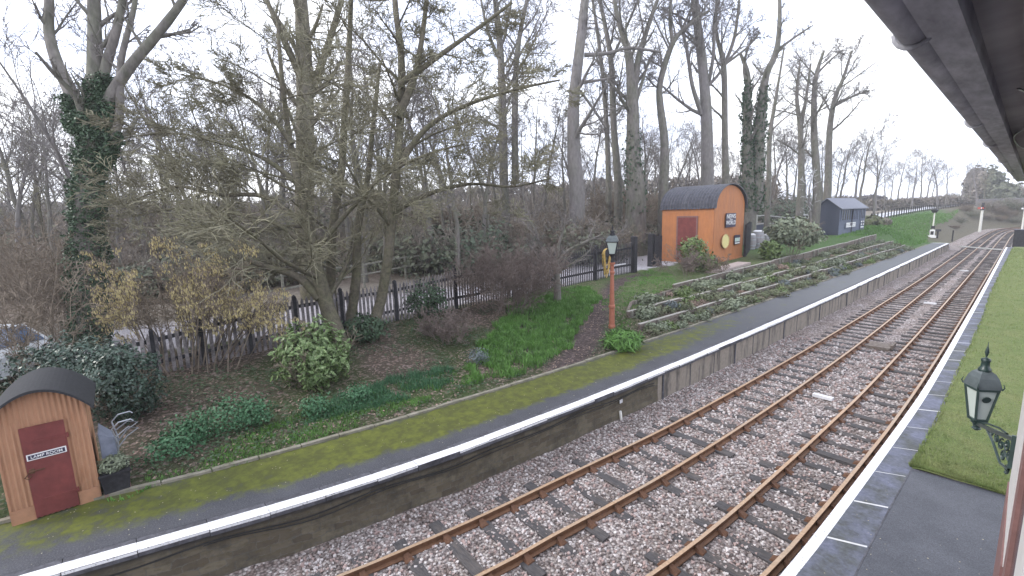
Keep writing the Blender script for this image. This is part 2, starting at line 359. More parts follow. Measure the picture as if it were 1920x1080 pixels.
M = dict(
    ballast=ballast_mat(), plat=platform_mat('mossy_asphalt', 1.), white=white_mat(), stone=stone_mat(), conc=concrete_mat(), ground=terrain_mat(),
    coping=mat('dark_coping_stone', (.10, .10, .115), var=.4, scale=9, col2=(.03, .03, .035), edge=(.45, .6)),
    asphalt=mat('wet_grey_asphalt', (.058, .062, .075), rough=.6, var=.45, scale=55, col2=(.095, .10, .118), scale2=1.1, spec=.4, bump=.1, edge=(.38, .66), f2=.8),
    slab=mat('platform_slab', (.13, .14, .19), rough=.7, var=.3, scale=14, col2=(.075, .08, .075), scale2=1.2, f2=.9),
    joint=mat('pale_joint', (.6, .6, .6), var=.1),
    kerb=mat('kerb_stone', (.26, .24, .20), var=.35, scale=12, col2=(.09, .09, .05), scale2=3),
    rust=mat('rusty_rail', (.19, .10, .055), rough=.6, var=.25, scale=20, col2=(.12, .055, .03), scale2=5),
    railtop=mat('rail_head', (.45, .30, .19), rough=.4, var=.2, scale=16, metal=.3, col2=(.40, .33, .26), scale2=.3),
    sleeper=mat('sleeper_timber', (.072, .068, .070), rough=.85, var=.4, scale=14, col2=(.16, .13, .11), scale2=1.1, edge=(.5, .75), f2=.7, stretch=(.5, 3, 1)),
    chair=mat('rusty_chair', (.12, .06, .035), var=.3, scale=20),
    black=mat('black_tarred_wood', (.022, .021, .026), rough=.7, var=.3, scale=12, col2=(.05, .05, .055)),
    picket=mat('tarred_picket', (.028, .026, .032), rough=.7, var=.4, scale=9, col2=(.085, .08, .085), scale2=2.5, f2=.6),
    oldpale=mat('silvered_pale', (.29, .265, .265), rough=.8, var=.35, scale=9, col2=(.07, .065, .07), scale2=2.2, edge=(.4, .62), f2=.85),
    greywood=mat('weathered_wood', (.24, .23, .20), var=.35, scale=10, col2=(.13, .14, .10), scale2=3),
    palewood=mat('pale_rail_wood', (.42, .42, .40), var=.2, scale=10),
    oldsleeper=mat('old_garden_sleeper', (.15, .12, .10), var=.45, scale=9, col2=(.20, .18, .16), scale2=2.2, stretch=(1, 1, 3)),
    sleepertop=mat('bleached_sleeper_top', (.36, .34, .31), var=.3, scale=10),
    orange=mat('orange_render', (.46, .185, .075), rough=.65, var=.10, scale=5, col2=(.36, .16, .085), scale2=1.4, spec=.25, stretch=(1, 1, .3), edge=(.4, .7), f2=.8),
    orangetin=corr_mat('orange_corrugated_iron', (.50, .225, .105), (.40, .18, .09), axis=1, pitch=.085),
    maroon=mat('maroon_paint', (.20, .055, .05), rough=.5, var=.12, scale=6, col2=(.11, .03, .03), scale2=2),
    rooftin=corr_mat('dark_corrugated_roof', (.10, .10, .125), (.055, .05, .055), axis=0, pitch=.23, rough=.5, bumpd=.05),
    felt=mat('roof_felt', (.035, .036, .04), rough=.9, var=.3, scale=20, bump=.05),
    signblue=mat('dark_blue_enamel', (.045, .04, .075), rough=.35, var=.05),
    signwhite=mat('white_enamel', (.78, .78, .78), rough=.35, var=.05),
    yellow=mat('yellow_enamel', (.72, .64, .30), rough=.4, var=.08),
    dgreen=mat('dark_green_iron', (.028, .05, .046), rough=.32, var=.25, scale=8, spec=.5),
    lampglass=mat('frosted_lamp_glass', (.50, .56, .52), rough=.15, var=.05, scale=2, spec=.5),
    lamproof=mat('lamp_hood_paint', (.10, .12, .125), rough=.35, var=.2, scale=10, spec=.5),
    terracotta=mat('terracotta_iron_paint', (.36, .135, .085), rough=.5, var=.15, scale=8),
    galv=mat('galvanised_steel', (.36, .38, .42), rough=.4, var=.2, metal=.5),
    trayblue=mat('blue_grey_tray', (.20, .22, .28), rough=.45, var=.25, scale=6),
    rubber=mat('rubber', (.03, .03, .03), rough=.8, var=.2),
    hose=mat('yellow_hose', (.58, .40, .13), rough=.5, var=.15),
    shedwood=mat('charcoal_shed_boards', (.065, .073, .105), rough=.7, var=.2, scale=5, stretch=(1, 1, 6)),
    shedfront=mat('slate_blue_boards', (.13, .15, .21), rough=.7, var=.2, scale=5),
    shedroof=mat('grey_felt_roof', (.22, .23, .27), rough=.85, var=.15),
    glassdark=mat('dark_window', (.03, .035, .045), rough=.12, var=.1, spec=.6),
    cream=mat('cream_paint', (.62, .60, .58), rough=.5, var=.08, scale=5),
    brown=mat('red_brown_paint', (.22, .12, .11), rough=.5, var=.15, scale=8),
    gutter=mat('grey_gutter', (.42, .42, .45), rough=.6, var=.3, scale=6, col2=(.22, .22, .24), scale2=2.6, stretch=(4, 1, 1)),
    soffit=mat('dark_soffit_board', (.30, .28, .28), rough=.8, var=.25, scale=3),
    barkgrey=mat('grey_bark', (.165, .15, .14), var=.35, scale=5, bump=.3, col2=(.10, .115, .065), scale2=1.2, stretch=(1, 1, .35)),
    barkpale=mat('pale_beech_bark', (.185, .17, .17), var=.25, scale=5, bump=.2, col2=(.13, .13, .10), scale2=.8, stretch=(1, 1, .35)),
    barkmoss=mat('mossy_bark', (.12, .105, .08), var=.4, scale=7, bump=.3, col2=(.125, .125, .07), scale2=1.6, edge=(.4, .65), f2=.7),
    twigmoss=mat('lichen_twig', (.24, .23, .155), var=.35, scale=2.5, col2=(.12, .10, .08), scale2=.6),
    twigdark=mat('dark_twig', (.125, .11, .105), var=.35, scale=3),
    twiggrey=mat('grey_twig', (.17, .155, .148), var=.35, scale=3),
    twigbrown=mat('brown_stem', (.19, .155, .12), var=.4, scale=4),
    twigred=mat('red_brown_stem', (.17, .135, .12), var=.4, scale=4),
    ivy=mat('ivy_leaf', (.055, .095, .052), rough=.45, var=.5, scale=9, col2=(.055, .095, .05), scale2=20),
    laurel=mat('dark_laurel_leaf', (.032, .062, .042), rough=.35, var=.5, scale=10, col2=(.06, .10, .075), scale2=22, spec=.5),
    spotleaf=mat('spotted_laurel_leaf', (.10, .165, .055), rough=.45, var=.45, scale=16, col2=(.32, .37, .20), scale2=24, edge=(.5, .6), f2=.8),
    groundivy=mat('ground_ivy_leaf', (.045, .085, .040), rough=.6, var=.4, scale=8, col2=(.08, .12, .06), scale2=2),
    bedgreen=mat('ground_leaf', (.050, .135, .062), rough=.55, var=.35, scale=12, col2=(.09, .19, .10), scale2=20),
    grassb=mat('long_grass_blade', (.10, .215, .045), rough=.6, var=.4, scale=3, col2=(.13, .25, .07), scale2=1.2),
    lawnblade=mat('lawn_blade', (.17, .23, .075), rough=.9, var=.4, scale=3, col2=(.25, .27, .12), scale2=1.4, edge=(.4, .6), f2=.8),
    lawn=mat('lawn_grass', (.125, .17, .055), rough=.95, var=.5, scale=34, col2=(.19, .205, .085), scale2=1.7, bump=.4, edge=(.35, .65), f2=.8),
    sage=mat('sage_leaf', (.23, .26, .185), rough=.7, var=.35, scale=10, col2=(.10, .13, .07), scale2=3),
    heather=mat('heather_green', (.12, .15, .075), rough=.7, var=.4, scale=10, col2=(.15, .11, .10), scale2=3),
    bluesage=mat('blue_grey_leaf', (.13, .155, .16), rough=.7, var=.35, scale=10),
    shrubgreen=mat('mid_green_leaf', (.10, .155, .05), rough=.5, var=.4, scale=10, col2=(.20, .24, .10), scale2=18),
    catkin=mat('yellow_catkin', (.56, .48, .26), rough=.8, var=.35, scale=9),
    deadleaf=mat('dead_leaf', (.20, .145, .115), rough=.8, var=.5, scale=12, col2=(.38, .29, .24), scale2=30),
    hedge=mat('winter_hedge_twig', (.24, .205, .18), var=.4, scale=2, col2=(.13, .135, .09), scale2=.3),
    road=mat('pale_wet_road', (.52, .53, .58), rough=.5, var=.12, scale=2),
    drive=mat('pale_car_park', (.36, .34, .36), rough=.8, var=.2, scale=4, col2=(.22, .2, .18), scale2=1),
    carpaint=mat('silver_car_paint', (.55, .58, .62), rough=.25, var=.05, spec=.6),
    carglass=mat('car_glass', (.10, .13, .20), rough=.05, var=.05, spec=.8),
    steelgrey=mat('painted_steel', (.30, .30, .30), rough=.5, var=.15),
    sigwhite=mat('white_signal_paint', (.68, .67, .62), rough=.5, var=.12),
    red=mat('signal_red', (.50, .09, .06), rough=.45, var=.1),
    brick=mat('old_bridge_brick', (.12, .10, .095), var=.3, scale=4),
    conifer=mat('dull_evergreen', (.12, .135, .09), var=.45, scale=1.2, col2=(.12, .12, .09), scale2=.6),
    wool=mat('white_stone_paint', (.62, .62, .64), var=.15),
)
M['barrel'] = mat('weathered_barrel_staves', (.30, .28, .29), var=.3, scale=10, stretch=(3, 3, .4))

from mathutils import noise as mnoise
def ns(x, y, f=1., o=0.): return mnoise.noise(Vector((x*f+o, y*f-o, o*.37)))
# ================================================================== SETTING
# ---- ground left of the platform (bank, terraces' soil, drive, wood floor, embankment, cutting)
def mixc(a, b, t): t = max(0, min(1, t)); return [a[i]+(b[i]-a[i])*t for i in range(4)]
PATH = [GT(1058, 692), GT(1085, 655), GT(1112, 610), GT(1130, 570), GT(1150, 535), GT(1205, 515)]
def dpath(x, y):
    best = 99
    for a, b in zip(PATH, PATH[1:]):
        dx, dy = b.x-a.x, b.y-a.y; t = max(0, min(1, ((x-a.x)*dx+(y-a.y)*dy)/(dx*dx+dy*dy)))
        best = min(best, math.hypot(x-a.x-dx*t, y-a.y-dy*t))
    return best
def soil(x, y, s):
    n1 = ns(x, y, .35, 3); n2 = ns(x, y, 1.1, 9)
    litter = (.095, .078, .062, .9); moss = (.055, .078, .032, .4); dirt = (.075, .060, .058, .35)
    lawnc = (.085, .115, .048, .35); grass = (.070, .125, .042, .05); brown = (.20, .18, .15, .3)
    drive = (.40, .385, .41, .15); wood = (.15, .125, .10, .7); grey = (.125, .115, .085, .0)
    if y < 20:
        c = mixc(litter, moss, sm((n1+.32)*2.0)*.85)
        c = mixc(c, moss, .6*(1-sm((s-.3)/1.2)))
    else:
        c = mixc(litter, moss, .35+n1)
        if s > 2: c = mixc(c, lawnc, sm((s-2)/1.2)*sm((y-18)/3))
        if y > 42: c = mixc(c, grass, sm((y-42)/10)*sm((s-4)/.5 if y < 74 else 1))
    if y < 38 and s > 1: c = mixc(lawnc, c, sm((dpath(x, y)-3.5)/3)) if y > 17 and s > 3 else c
    c = mixc(dirt, c, sm((dpath(x, y)-.45-.25*n2)/.35))
    if s > 9.6+.4*n2 and y < 40:
        c = mixc(drive, brown, sm((s-14.5)/2))
        if s > 19: c = mixc(brown, wood, sm((s-19)/6))
    if y >= 40 and s > 12: c = mixc(c, brown, sm((s-12)/4))
    if y > 92:
        k = sm((y-92)/14)*(1-sm((s-6.2-n1*2)/1.6)); k = max(k, sm((y-150)/20)); c = mixc(c, grey, k)
    if y > 160: c = mixc(c, grey, .8)
    return c
ys = []; y = -14.
while y < 560:
    ys.append(y); y += .34 if y < 36 else (.8 if y < 100 else (2.5 if y < 185 else 18))
ss = [0, .12, .4, .75, 1.085, 1.115, 1.6, 2.0, 2.285, 2.315, 2.9, 3.5, 3.985, 4.015, 4.5]
while ss[-1] < 520: ss.append(ss[-1]+(.45 if ss[-1] < 24 else max(.8, (ss[-1]-24)*.22)))
mb = MB(); cols = []
for y in ys:
    e = interp(y, EDGE) if y < 179 else 40; row = []
    for s in ss:
        x = e-s
        z = tzs(s, y)
        if s > .5: z += .06*ns(x, y, .9)*min(1, s/3)+.03*ns(x, y, 2.7, 5)*min(1, s/2)
        row.append((x, y, z)); cols.append(soil(x, y, s))
    mb.strip([row]) if False else None
    mb.v.extend(row)
nc = len(ss)
for i in range(len(ys)-1):
    for j in range(nc-1):
        mb.face((i*nc+j, (i+1)*nc+j, (i+1)*nc+j+1, i*nc+j+1))
gr = mb.build('ground', M['ground'], smooth=True); tag(gr, kind='structure')
at = gr.data.color_attributes.new('soil', 'FLOAT_COLOR', 'POINT')
at.data.foreach_set('color', [q for c in cols for q in c])

# ---- trackbed
mb = MB(); rows = []
y = -6.
while y < 174:
    a = interp(y, PL)-.12 if y < 88 else interp(y, R1)-2.6-.6*sm((y-88)/6)
    b = interp(y, PR)+.12 if y < 81 else interp(y, R4)+2.6
    n = 44
    rows.append([(a+(b-a)*j/n, y, -.185+.05*ns(a+(b-a)*j/n, y, 1.3)+.018*ns(a+(b-a)*j/n, y, 9, 2)+(.05 if j in (0, n) else 0)) for j in range(n+1)])
    y += .14 if y < 25 else (.5 if y < 90 else 2)
mb.strip([r[::-1] for r in rows][::-1]); tag(mb.build('trackbed', M['ballast'], smooth=True), kind='structure')
base = MB(); base.quad((-700, -200, -.6), (60, -200, -.6), (60, 900, -.6), (-700, 900, -.6))
tag(base.build('subsoil', mat('subsoil', (.12, .11, .09))), kind='structure')

# ---- far platform
mb = MB(); rows = []; uvs = []; y = -8.
yy = []
while y < 86.01: yy.append(y); y += .5
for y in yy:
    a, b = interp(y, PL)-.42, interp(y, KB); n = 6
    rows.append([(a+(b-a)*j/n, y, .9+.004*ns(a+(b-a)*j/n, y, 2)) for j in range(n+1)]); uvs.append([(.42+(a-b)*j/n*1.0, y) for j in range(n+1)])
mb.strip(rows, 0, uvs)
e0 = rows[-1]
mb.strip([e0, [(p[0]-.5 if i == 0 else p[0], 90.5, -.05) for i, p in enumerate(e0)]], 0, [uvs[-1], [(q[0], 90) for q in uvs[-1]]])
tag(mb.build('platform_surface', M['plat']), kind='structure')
YW = 13.6
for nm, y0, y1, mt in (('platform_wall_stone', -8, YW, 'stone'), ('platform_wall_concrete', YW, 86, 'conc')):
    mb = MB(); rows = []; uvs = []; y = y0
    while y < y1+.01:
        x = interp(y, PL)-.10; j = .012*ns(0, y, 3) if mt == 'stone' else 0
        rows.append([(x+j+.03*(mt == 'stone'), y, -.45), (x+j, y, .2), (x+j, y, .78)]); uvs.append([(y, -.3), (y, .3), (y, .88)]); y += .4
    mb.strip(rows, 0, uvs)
    if mt == 'conc':                # slab joints and ribs
        y = y0+.3; k = 0
        while y < y1:
            x = interp(y, PL)-.10; w2_ = .018 if k % 3 else .045; mb.box(x-.01, x+.012+.02*(k % 3 == 0), y-w2_, y+w2_, -.3, .775, 1); y += 1.83; k += 1
        x = interp(86, PL)-.1
        mb.quad((x, 86, -.4), (x, 86, .78), (x-.25, 90.5, -.1), (x-.25, 90.5, -.4))
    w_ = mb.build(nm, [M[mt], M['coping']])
    tag(w_, kind='structure')
# coping stones with white painted edge
mb = MB(); rng = random.Random(4); y = -8.
while y < 86:
    L = rng.uniform(.85, 1.05); y2 = min(86, y+L)
    for (ya, yb) in ((y+.006, y2-.006),):
        xa, xb = interp(ya, PL), interp(yb, PL); dz = rng.uniform(-.004, .006); dx = rng.uniform(-.012, .012)
        mb.hexa([(xa-.44, ya, .77), (xa+dx, ya, .78), (xb+dx, yb, .78), (xb-.44, yb, .77), (xa-.44, ya, .895), (xa+dx, ya, .902+dz), (xb+dx, yb, .902+dz), (xb-.44, yb, .895)], 0)
        mb.quad((xa-.27, ya-.004, .9065+dz), (xa+dx-.004, ya-.004, .9065+dz), (xb+dx-.004, yb+.004, .9065+dz), (xb-.27, yb+.004, .9065+dz), 1)
        if rng.random() < .9: mb.quad((xa+dx+.003, ya, .855+rng.uniform(-.012, .02)), (xb+dx+.003, yb, .855+rng.uniform(-.012, .02)), (xb+dx+.003, yb, .9), (xa+dx+.003, ya, .9), 1)
    y = y2
xe = interp(86, PL)
mb.hexa([(xe-.3, 86, .78), (xe, 86, .78), (xe-.2, 90.3, -.15), (xe-.5, 90.3, -.15), (xe-.3, 86, .9), (xe, 86, .9), (xe-.2, 90.3, .02), (xe-.5, 90.3, .02)], 1)
mb.box(interp(86, KB), xe-.3, 85.9, 86.05, .9, .93, 1)
tag(mb.build('platform_coping', [M['coping'], M['white']]), kind='structure')
# back kerb
mb = MB(); y = -8.; rng = random.Random(6)
while y < 85:
    L = rng.uniform(.85, .95); skip = (rng.random() < .12 and y > 18)
    if not skip:
        a, b = interp(y+.01, KB), interp(y+L-.01, KB); z = .955+rng.uniform(-.012, .012)
        mb.hexa([(a-.07, y+.01, .6), (a+.05, y+.01, .6), (b+.05, y+L-.01, .6), (b-.07, y+L-.01, .6), (a-.07, y+.01, z), (a+.05, y+.01, z), (b+.05, y+L-.01, z), (b-.07, y+L-.01, z)])
    y += L
tag(mb.build('platform_kerb', M['kerb']), kind='structure')

# ---- near platform: slabs, white line, asphalt, lawn
LAWN_Y = 12.0; LX = -1.17
_LX = smoothline([(-6, -1.22), (8, -1.2)]+sorted([(G(a, b, .9).y, G(a, b, .9).x) for a, b in ((1715, 868), (1760, 782), (1775.5, 747), (1799, 691), (1842, 599), (1859, 548))])+[(81, -.95)])
print('lawn', _LX[::8])
def lx(y): return interp(y, _LX)
mb = MB(); y = -6.; rows = []
while y < 81.1: rows.append([(interp(y, PR)+.145, y, .9), (lx(y), y, .9)]); y += .5
mb.strip(rows[::-1]); tag(mb.build('platform_slabs', M['slab']), kind='structure')
mb = MB(); y = -6.
while y < 80.9:
    a, b = interp(y, PR), interp(y+1, PR)
    mb.hexa([(a, y, .74), (a+.155, y, .74), (b+.155, y+1, .74), (b, y+1, .74), (a, y, .905), (a+.155, y, .905), (b+.155, y+1, .905), (b, y+1, .905)]); y += 1
tag(mb.build('platform_edge_line', M['white']), kind='structure')
mb = MB(); rng = random.Random(2); y = 5.45; k = 0
while y < 70:
    hw = .022 if rng.random() < .55 else .008
    if y > 30: hw = .03 if rng.random() < .4 else .008
    mb.hexa([(interp(y, PR)+.165, y-hw, .9005), (lx(y)-.02, y-hw+.2, .9005), (lx(y)-.02, y+hw+.2, .9005), (interp(y, PR)+.165, y+hw, .9005)]+[(interp(y, PR)+.165, y-hw, .9035), (lx(y)-.02, y-hw+.2, .9035), (lx(y)-.02, y+hw+.2, .9035), (interp(y, PR)+.165, y+hw, .9035)])
    y += 1.48
tag(mb.build('slab_joints', M['joint']), kind='structure')
mb = MB(); rows = [[(lx(y_)+.004, y_, .896), (3, y_+(.45 if y_ > 11.9 else 0), .896)] for y_ in [-6+k*.5 for k in range(37)]]; mb.strip(rows[::-1])
_unused = MB(); _unused.hexa([(lx(-6)+.01, -6, .5), (3, -6, .5), (3, LAWN_Y, .5), (lx(LAWN_Y)+.01, LAWN_Y, .5), (lx(-6)+.01, -6, .896), (3, -6, .896), (3, LAWN_Y+.45, .896), (lx(LAWN_Y)+.01, LAWN_Y, .896)])
tag(mb.build('asphalt_pavement', M['asphalt']), kind='structure')
mb = MB(); [mb.bar((lx(y_), y_, .892), (lx(y_+1), y_+1, .892), .022, .02, 0) for y_ in range(-2, 12)]; mb.bar((lx(12), LAWN_Y, .893), (3, LAWN_Y+.45, .893), .03, .03, 0)
tag(mb.build('pavement_edging', M['coping']), kind='structure')
mb = MB(); rows = []; y = LAWN_Y+.02
while y < 82:
    a = lx(y); rows.append([(a+(14-a)*(j/24)**2, y+.033*((a+(14-a)*(j/24)**2)-a)*(y < 13), .905+(.03*min(1, j/2))+.015*ns(j, y, .8)) for j in range(25)]); y += .5
mb.strip(rows[::-1]); tag(mb.build('lawn', M['lawn']), kind='structure')
# near platform wall and the bank beyond it
mb = MB(); rows = []; uvs = []; y = -6.
while y < 81.3: x = interp(y, PR)+.1; rows.append([(x, y, .76), (x, y, -.45)]); uvs.append([(y, .7), (y, -.3)]); y += 1
mb.strip(rows, 0, uvs); tag(mb.build('platform_wall_near', M['conc']), kind='structure')
mb = MB(); rows = []; y = 81.
while y < 200:
    e = interp(min(y, 163), R4)+2.4+.25*max(0, y-163); f = sm((y-81)/14)
    rows.append([(e+d, y, (-.15*f+.85*(1-f)) + f*5.2*sm(d/13)) for d in (0, .6, 2, 4, 6, 8, 10, 12, 14, 30, 80)]); y += 2.5
mb.strip(rows[::-1]); rb = mb.build('cutting_bank', M['conifer'], smooth=True); tag(rb, kind='structure')

# ---- long grass on the bank, fallen leaves, loose ballast
def blades(name, poly, n, hgt, wd, mt, seed, label=None, lean=.35, clump=.0):
    rng = random.Random(seed); W = [GT(*p) for p in poly]; mbx = MB()
    x0, x1 = min(p.x for p in W), max(p.x for p in W); y0, y1 = min(p.y for p in W), max(p.y for p in W)
    def inside(x, y):
        c = False; j = len(W)-1
        for i in range(len(W)):
            if (W[i].y > y) != (W[j].y > y) and x < (W[j].x-W[i].x)*(y-W[i].y)/(W[j].y-W[i].y)+W[i].x: c = not c
            j = i
        return c
    k = 0; t = 0
    while k < n and t < n*12:
        t += 1
        x, y = rng.uniform(x0, x1), rng.uniform(y0, y1)
        if not inside(x+.5*ns(x, y, 1.5), y+.5*ns(x, y, 1.5, 7)): continue
        if ns(x, y, 2.1, 4) < clump-rng.random()*.5: continue
        k += 1; z = tz(x, y)-.02; h = hgt*rng.uniform(.5, 1.25)*(1+.4*ns(x, y, 1.7, 8)); a = rng.uniform(0, 6.28); wx, wy = math.cos(a)*wd, math.sin(a)*wd
        b = rng.uniform(0, 6.28); l = h*rng.uniform(.1, lean*2); dx, dy = math.cos(b)*l, math.sin(b)*l
        i = mbx.vs([(x-wx, y-wy, z), (x+wx, y+wy, z), (x+wx*.7+dx*.35, y+wy*.7+dy*.35, z+h*.6), (x-wx*.7+dx*.35, y-wy*.7+dy*.35, z+h*.6), (x+dx, y+dy, z+h*rng.uniform(.75, 1))])
        mbx.face((i, i+1, i+2, i+3)); mbx.face((i+3, i+2, i+4))
    o = mbx.build(name, M[mt]); return o
g1 = blades('long_grass', [(872, 722), (905, 650), (950, 590), (1010, 548), (1105, 540), (1128, 560), (1100, 600), (1060, 655), (1020, 690), (960, 712)], 26000, .30, .014, 'grassb', 1)
tag(g1, 'patch of long bright green grass beside the dirt path', 'grass', kind='stuff')
g2 = blades('rough_grass', [(200, 940), (560, 840), (880, 728), (900, 680), (700, 735), (560, 780), (480, 810)], 9000, .12, .010, 'grassb', 2, clump=.1)
tag(g2, 'thin rough grass along the back of the platform kerb', 'grass', kind='stuff')
g3 = blades('bank_grass', [(1130, 560), (1215, 505), (1260, 515), (1275, 545), (1200, 590), (1150, 640)], 7000, .12, .012, 'grassb', 3, clump=.0)
tag(g3, 'short worn grass on the bank below the orange hut', 'grass', kind='stuff')
g4 = blades('slope_grass', [(1560, 448), (1640, 418), (1740, 400), (1800, 392), (1745, 425), (1735, 455), (1700, 464), (1670, 440)], 12000, .35, .04, 'grassb', 5, clump=-.1)
tag(g4, 'green grass on the embankment below the roadside fence', 'grass', kind='stuff')
g5 = blades('verge_grass', [(560, 800), (640, 745), (760, 700), (860, 690), (840, 730), (700, 770)], 4500, .22, .012, 'bedgreen', 8, clump=.1)
tag(g5, 'dark green grassy weeds among the fallen leaves', 'grass', kind='stuff')

rng = random.Random(19); mb = MB()
for k in range(30000):
    y = LAWN_Y+.1+66*rng.random()**4; x = lx(y)-.04+rng.random()**1.3*2.6; h = rng.uniform(.015, .05)*(1+.03*y); a = rng.uniform(0, 6.28); w_ = .006*(1+.05*y); c, q = math.cos(a)*w_, math.sin(a)*w_; z = .90; l = h*rng.uniform(-.8, .8); l2 = h*rng.uniform(-.8, .8)
    i = mb.vs([(x-c, y-q, z), (x+c, y+q, z), (x+l, y+l2, z+.03+h)]); mb.face((i, i+1, i+2))
tag(mb.build('lawn_blades', M['lawnblade']), 'short uneven blades of the lawn beside the near platform slabs', 'grass', kind='stuff')
rng = random.Random(12); mb = MB()
def flat_leaf(mbx, x, y, z, s, rng):
    a = rng.uniform(0, 6.28); c, q = math.cos(a)*s, math.sin(a)*s; t = rng.uniform(-.4, .4)*s; u = rng.uniform(-.4, .4)*s
    mbx.quad((x-c, y-q, z+s*.4), (x+q*.6, y-c*.6, z+s*.4+t), (x+c, y+q, z+s*.4+u), (x-q*.6, y+c*.6, z+s*.4-t))
for k in range(15000):
    y = rng.uniform(-3, 24); s = rng.uniform(.1, 9.5)**1.0; x = interp(y, KB)-s
    if dpath(x, y) > 6 and y > 19 and s > 3: continue
    if ns(x, y, .8, 2) > .25: continue
    flat_leaf(mb, x, y, tz(x, y)+.02, rng.uniform(.02, .05), rng)
tag(mb.build('fallen_leaves', M['deadleaf']), 'brown fallen leaves scattered over the bank', 'leaves', kind='stuff')
mb = MB(); rg2 = random.Random(88)
for k in range(24000):
    y = rg2.uniform(-3, 17); s_ = rg2.uniform(.3, 9); x = interp(y, KB)-s_
    if ns(x, y, .45, 11)+.5*ns(x, y, 1.6, 2) < -.16+.3*rg2.random() or dpath(x, y) < .6: continue
    flat_leaf(mb, x, y, tz(x, y)+rg2.uniform(.02, .10), rg2.uniform(.025, .055), rg2)
tag(mb.build('ground_ivy', M['groundivy']), 'dark green ground ivy creeping over the leaf litter of the bank', 'ground cover', kind='stuff')
mb = MB()
for k in range(420):
    y = rng.uniform(-3, 25); u = rng.random(); x = interp(y, PL)-.5-u*2.2; flat_leaf(mb, x, y, .9, rng.uniform(.008, .018), rng)
for k in range(90):
    y = rng.uniform(4, 12); x = rng.uniform(-1.7, .1); flat_leaf(mb, x, y, .9, rng.uniform(.006, .014), rng)
tag(mb.build('leaf_specks', mat('pale_leaf_speck', (.42, .38, .28), var=.4, scale=40)), 'pale leaf specks blown over both platforms', 'leaves', kind='stuff')
mb = MB(); rng = random.Random(77)
for k in range(15000):
    y = 2+24*rng.random()**1.5; a, b = interp(y, PL)-.05, interp(y, PR)-.02; x = rng.uniform(a, b)
    r = rng.uniform(.018, .042)*(1+.02*y); z = -.165+.05*ns(x, y, 1.3)
    near = min(abs(x-interp(y, q)) for q in (R1, R2, R3, R4))
    if near < .09: continue
    i = len(mb.v); ph = rng.random()*3
    for j in range(3):
        an = ph+j*2.094+rng.uniform(-.3, .3); mb.v.append((x+math.cos(an)*r, y+math.sin(an)*r, z-r*.5))
    for j in range(3):
        an = ph+j*2.094+1.0+rng.uniform(-.3, .3); mb.v.append((x+math.cos(an)*r*.8, y+math.sin(an)*r*.8, z+r*rng.uniform(.2, .7)))
    mb.face((i+3, i+4, i+5), k % 4)
    for j in range(3):
        j2 = (j+1) % 3
        mb.face((i+j, i+j2, i+3+j), k % 4); mb.face((i+j2, i+3+j2, i+3+j), k % 4)
SM = [mat('stone_grey', (.32, .285, .275)), mat('stone_pale', (.54, .50, .49)), mat('stone_pink', (.36, .27, .25)), mat('stone_dark', (.20, .17, .16))]
tag(mb.build('loose_ballast', SM), 'loose pink and grey ballast stones between the rails', 'ballast', kind='stuff')

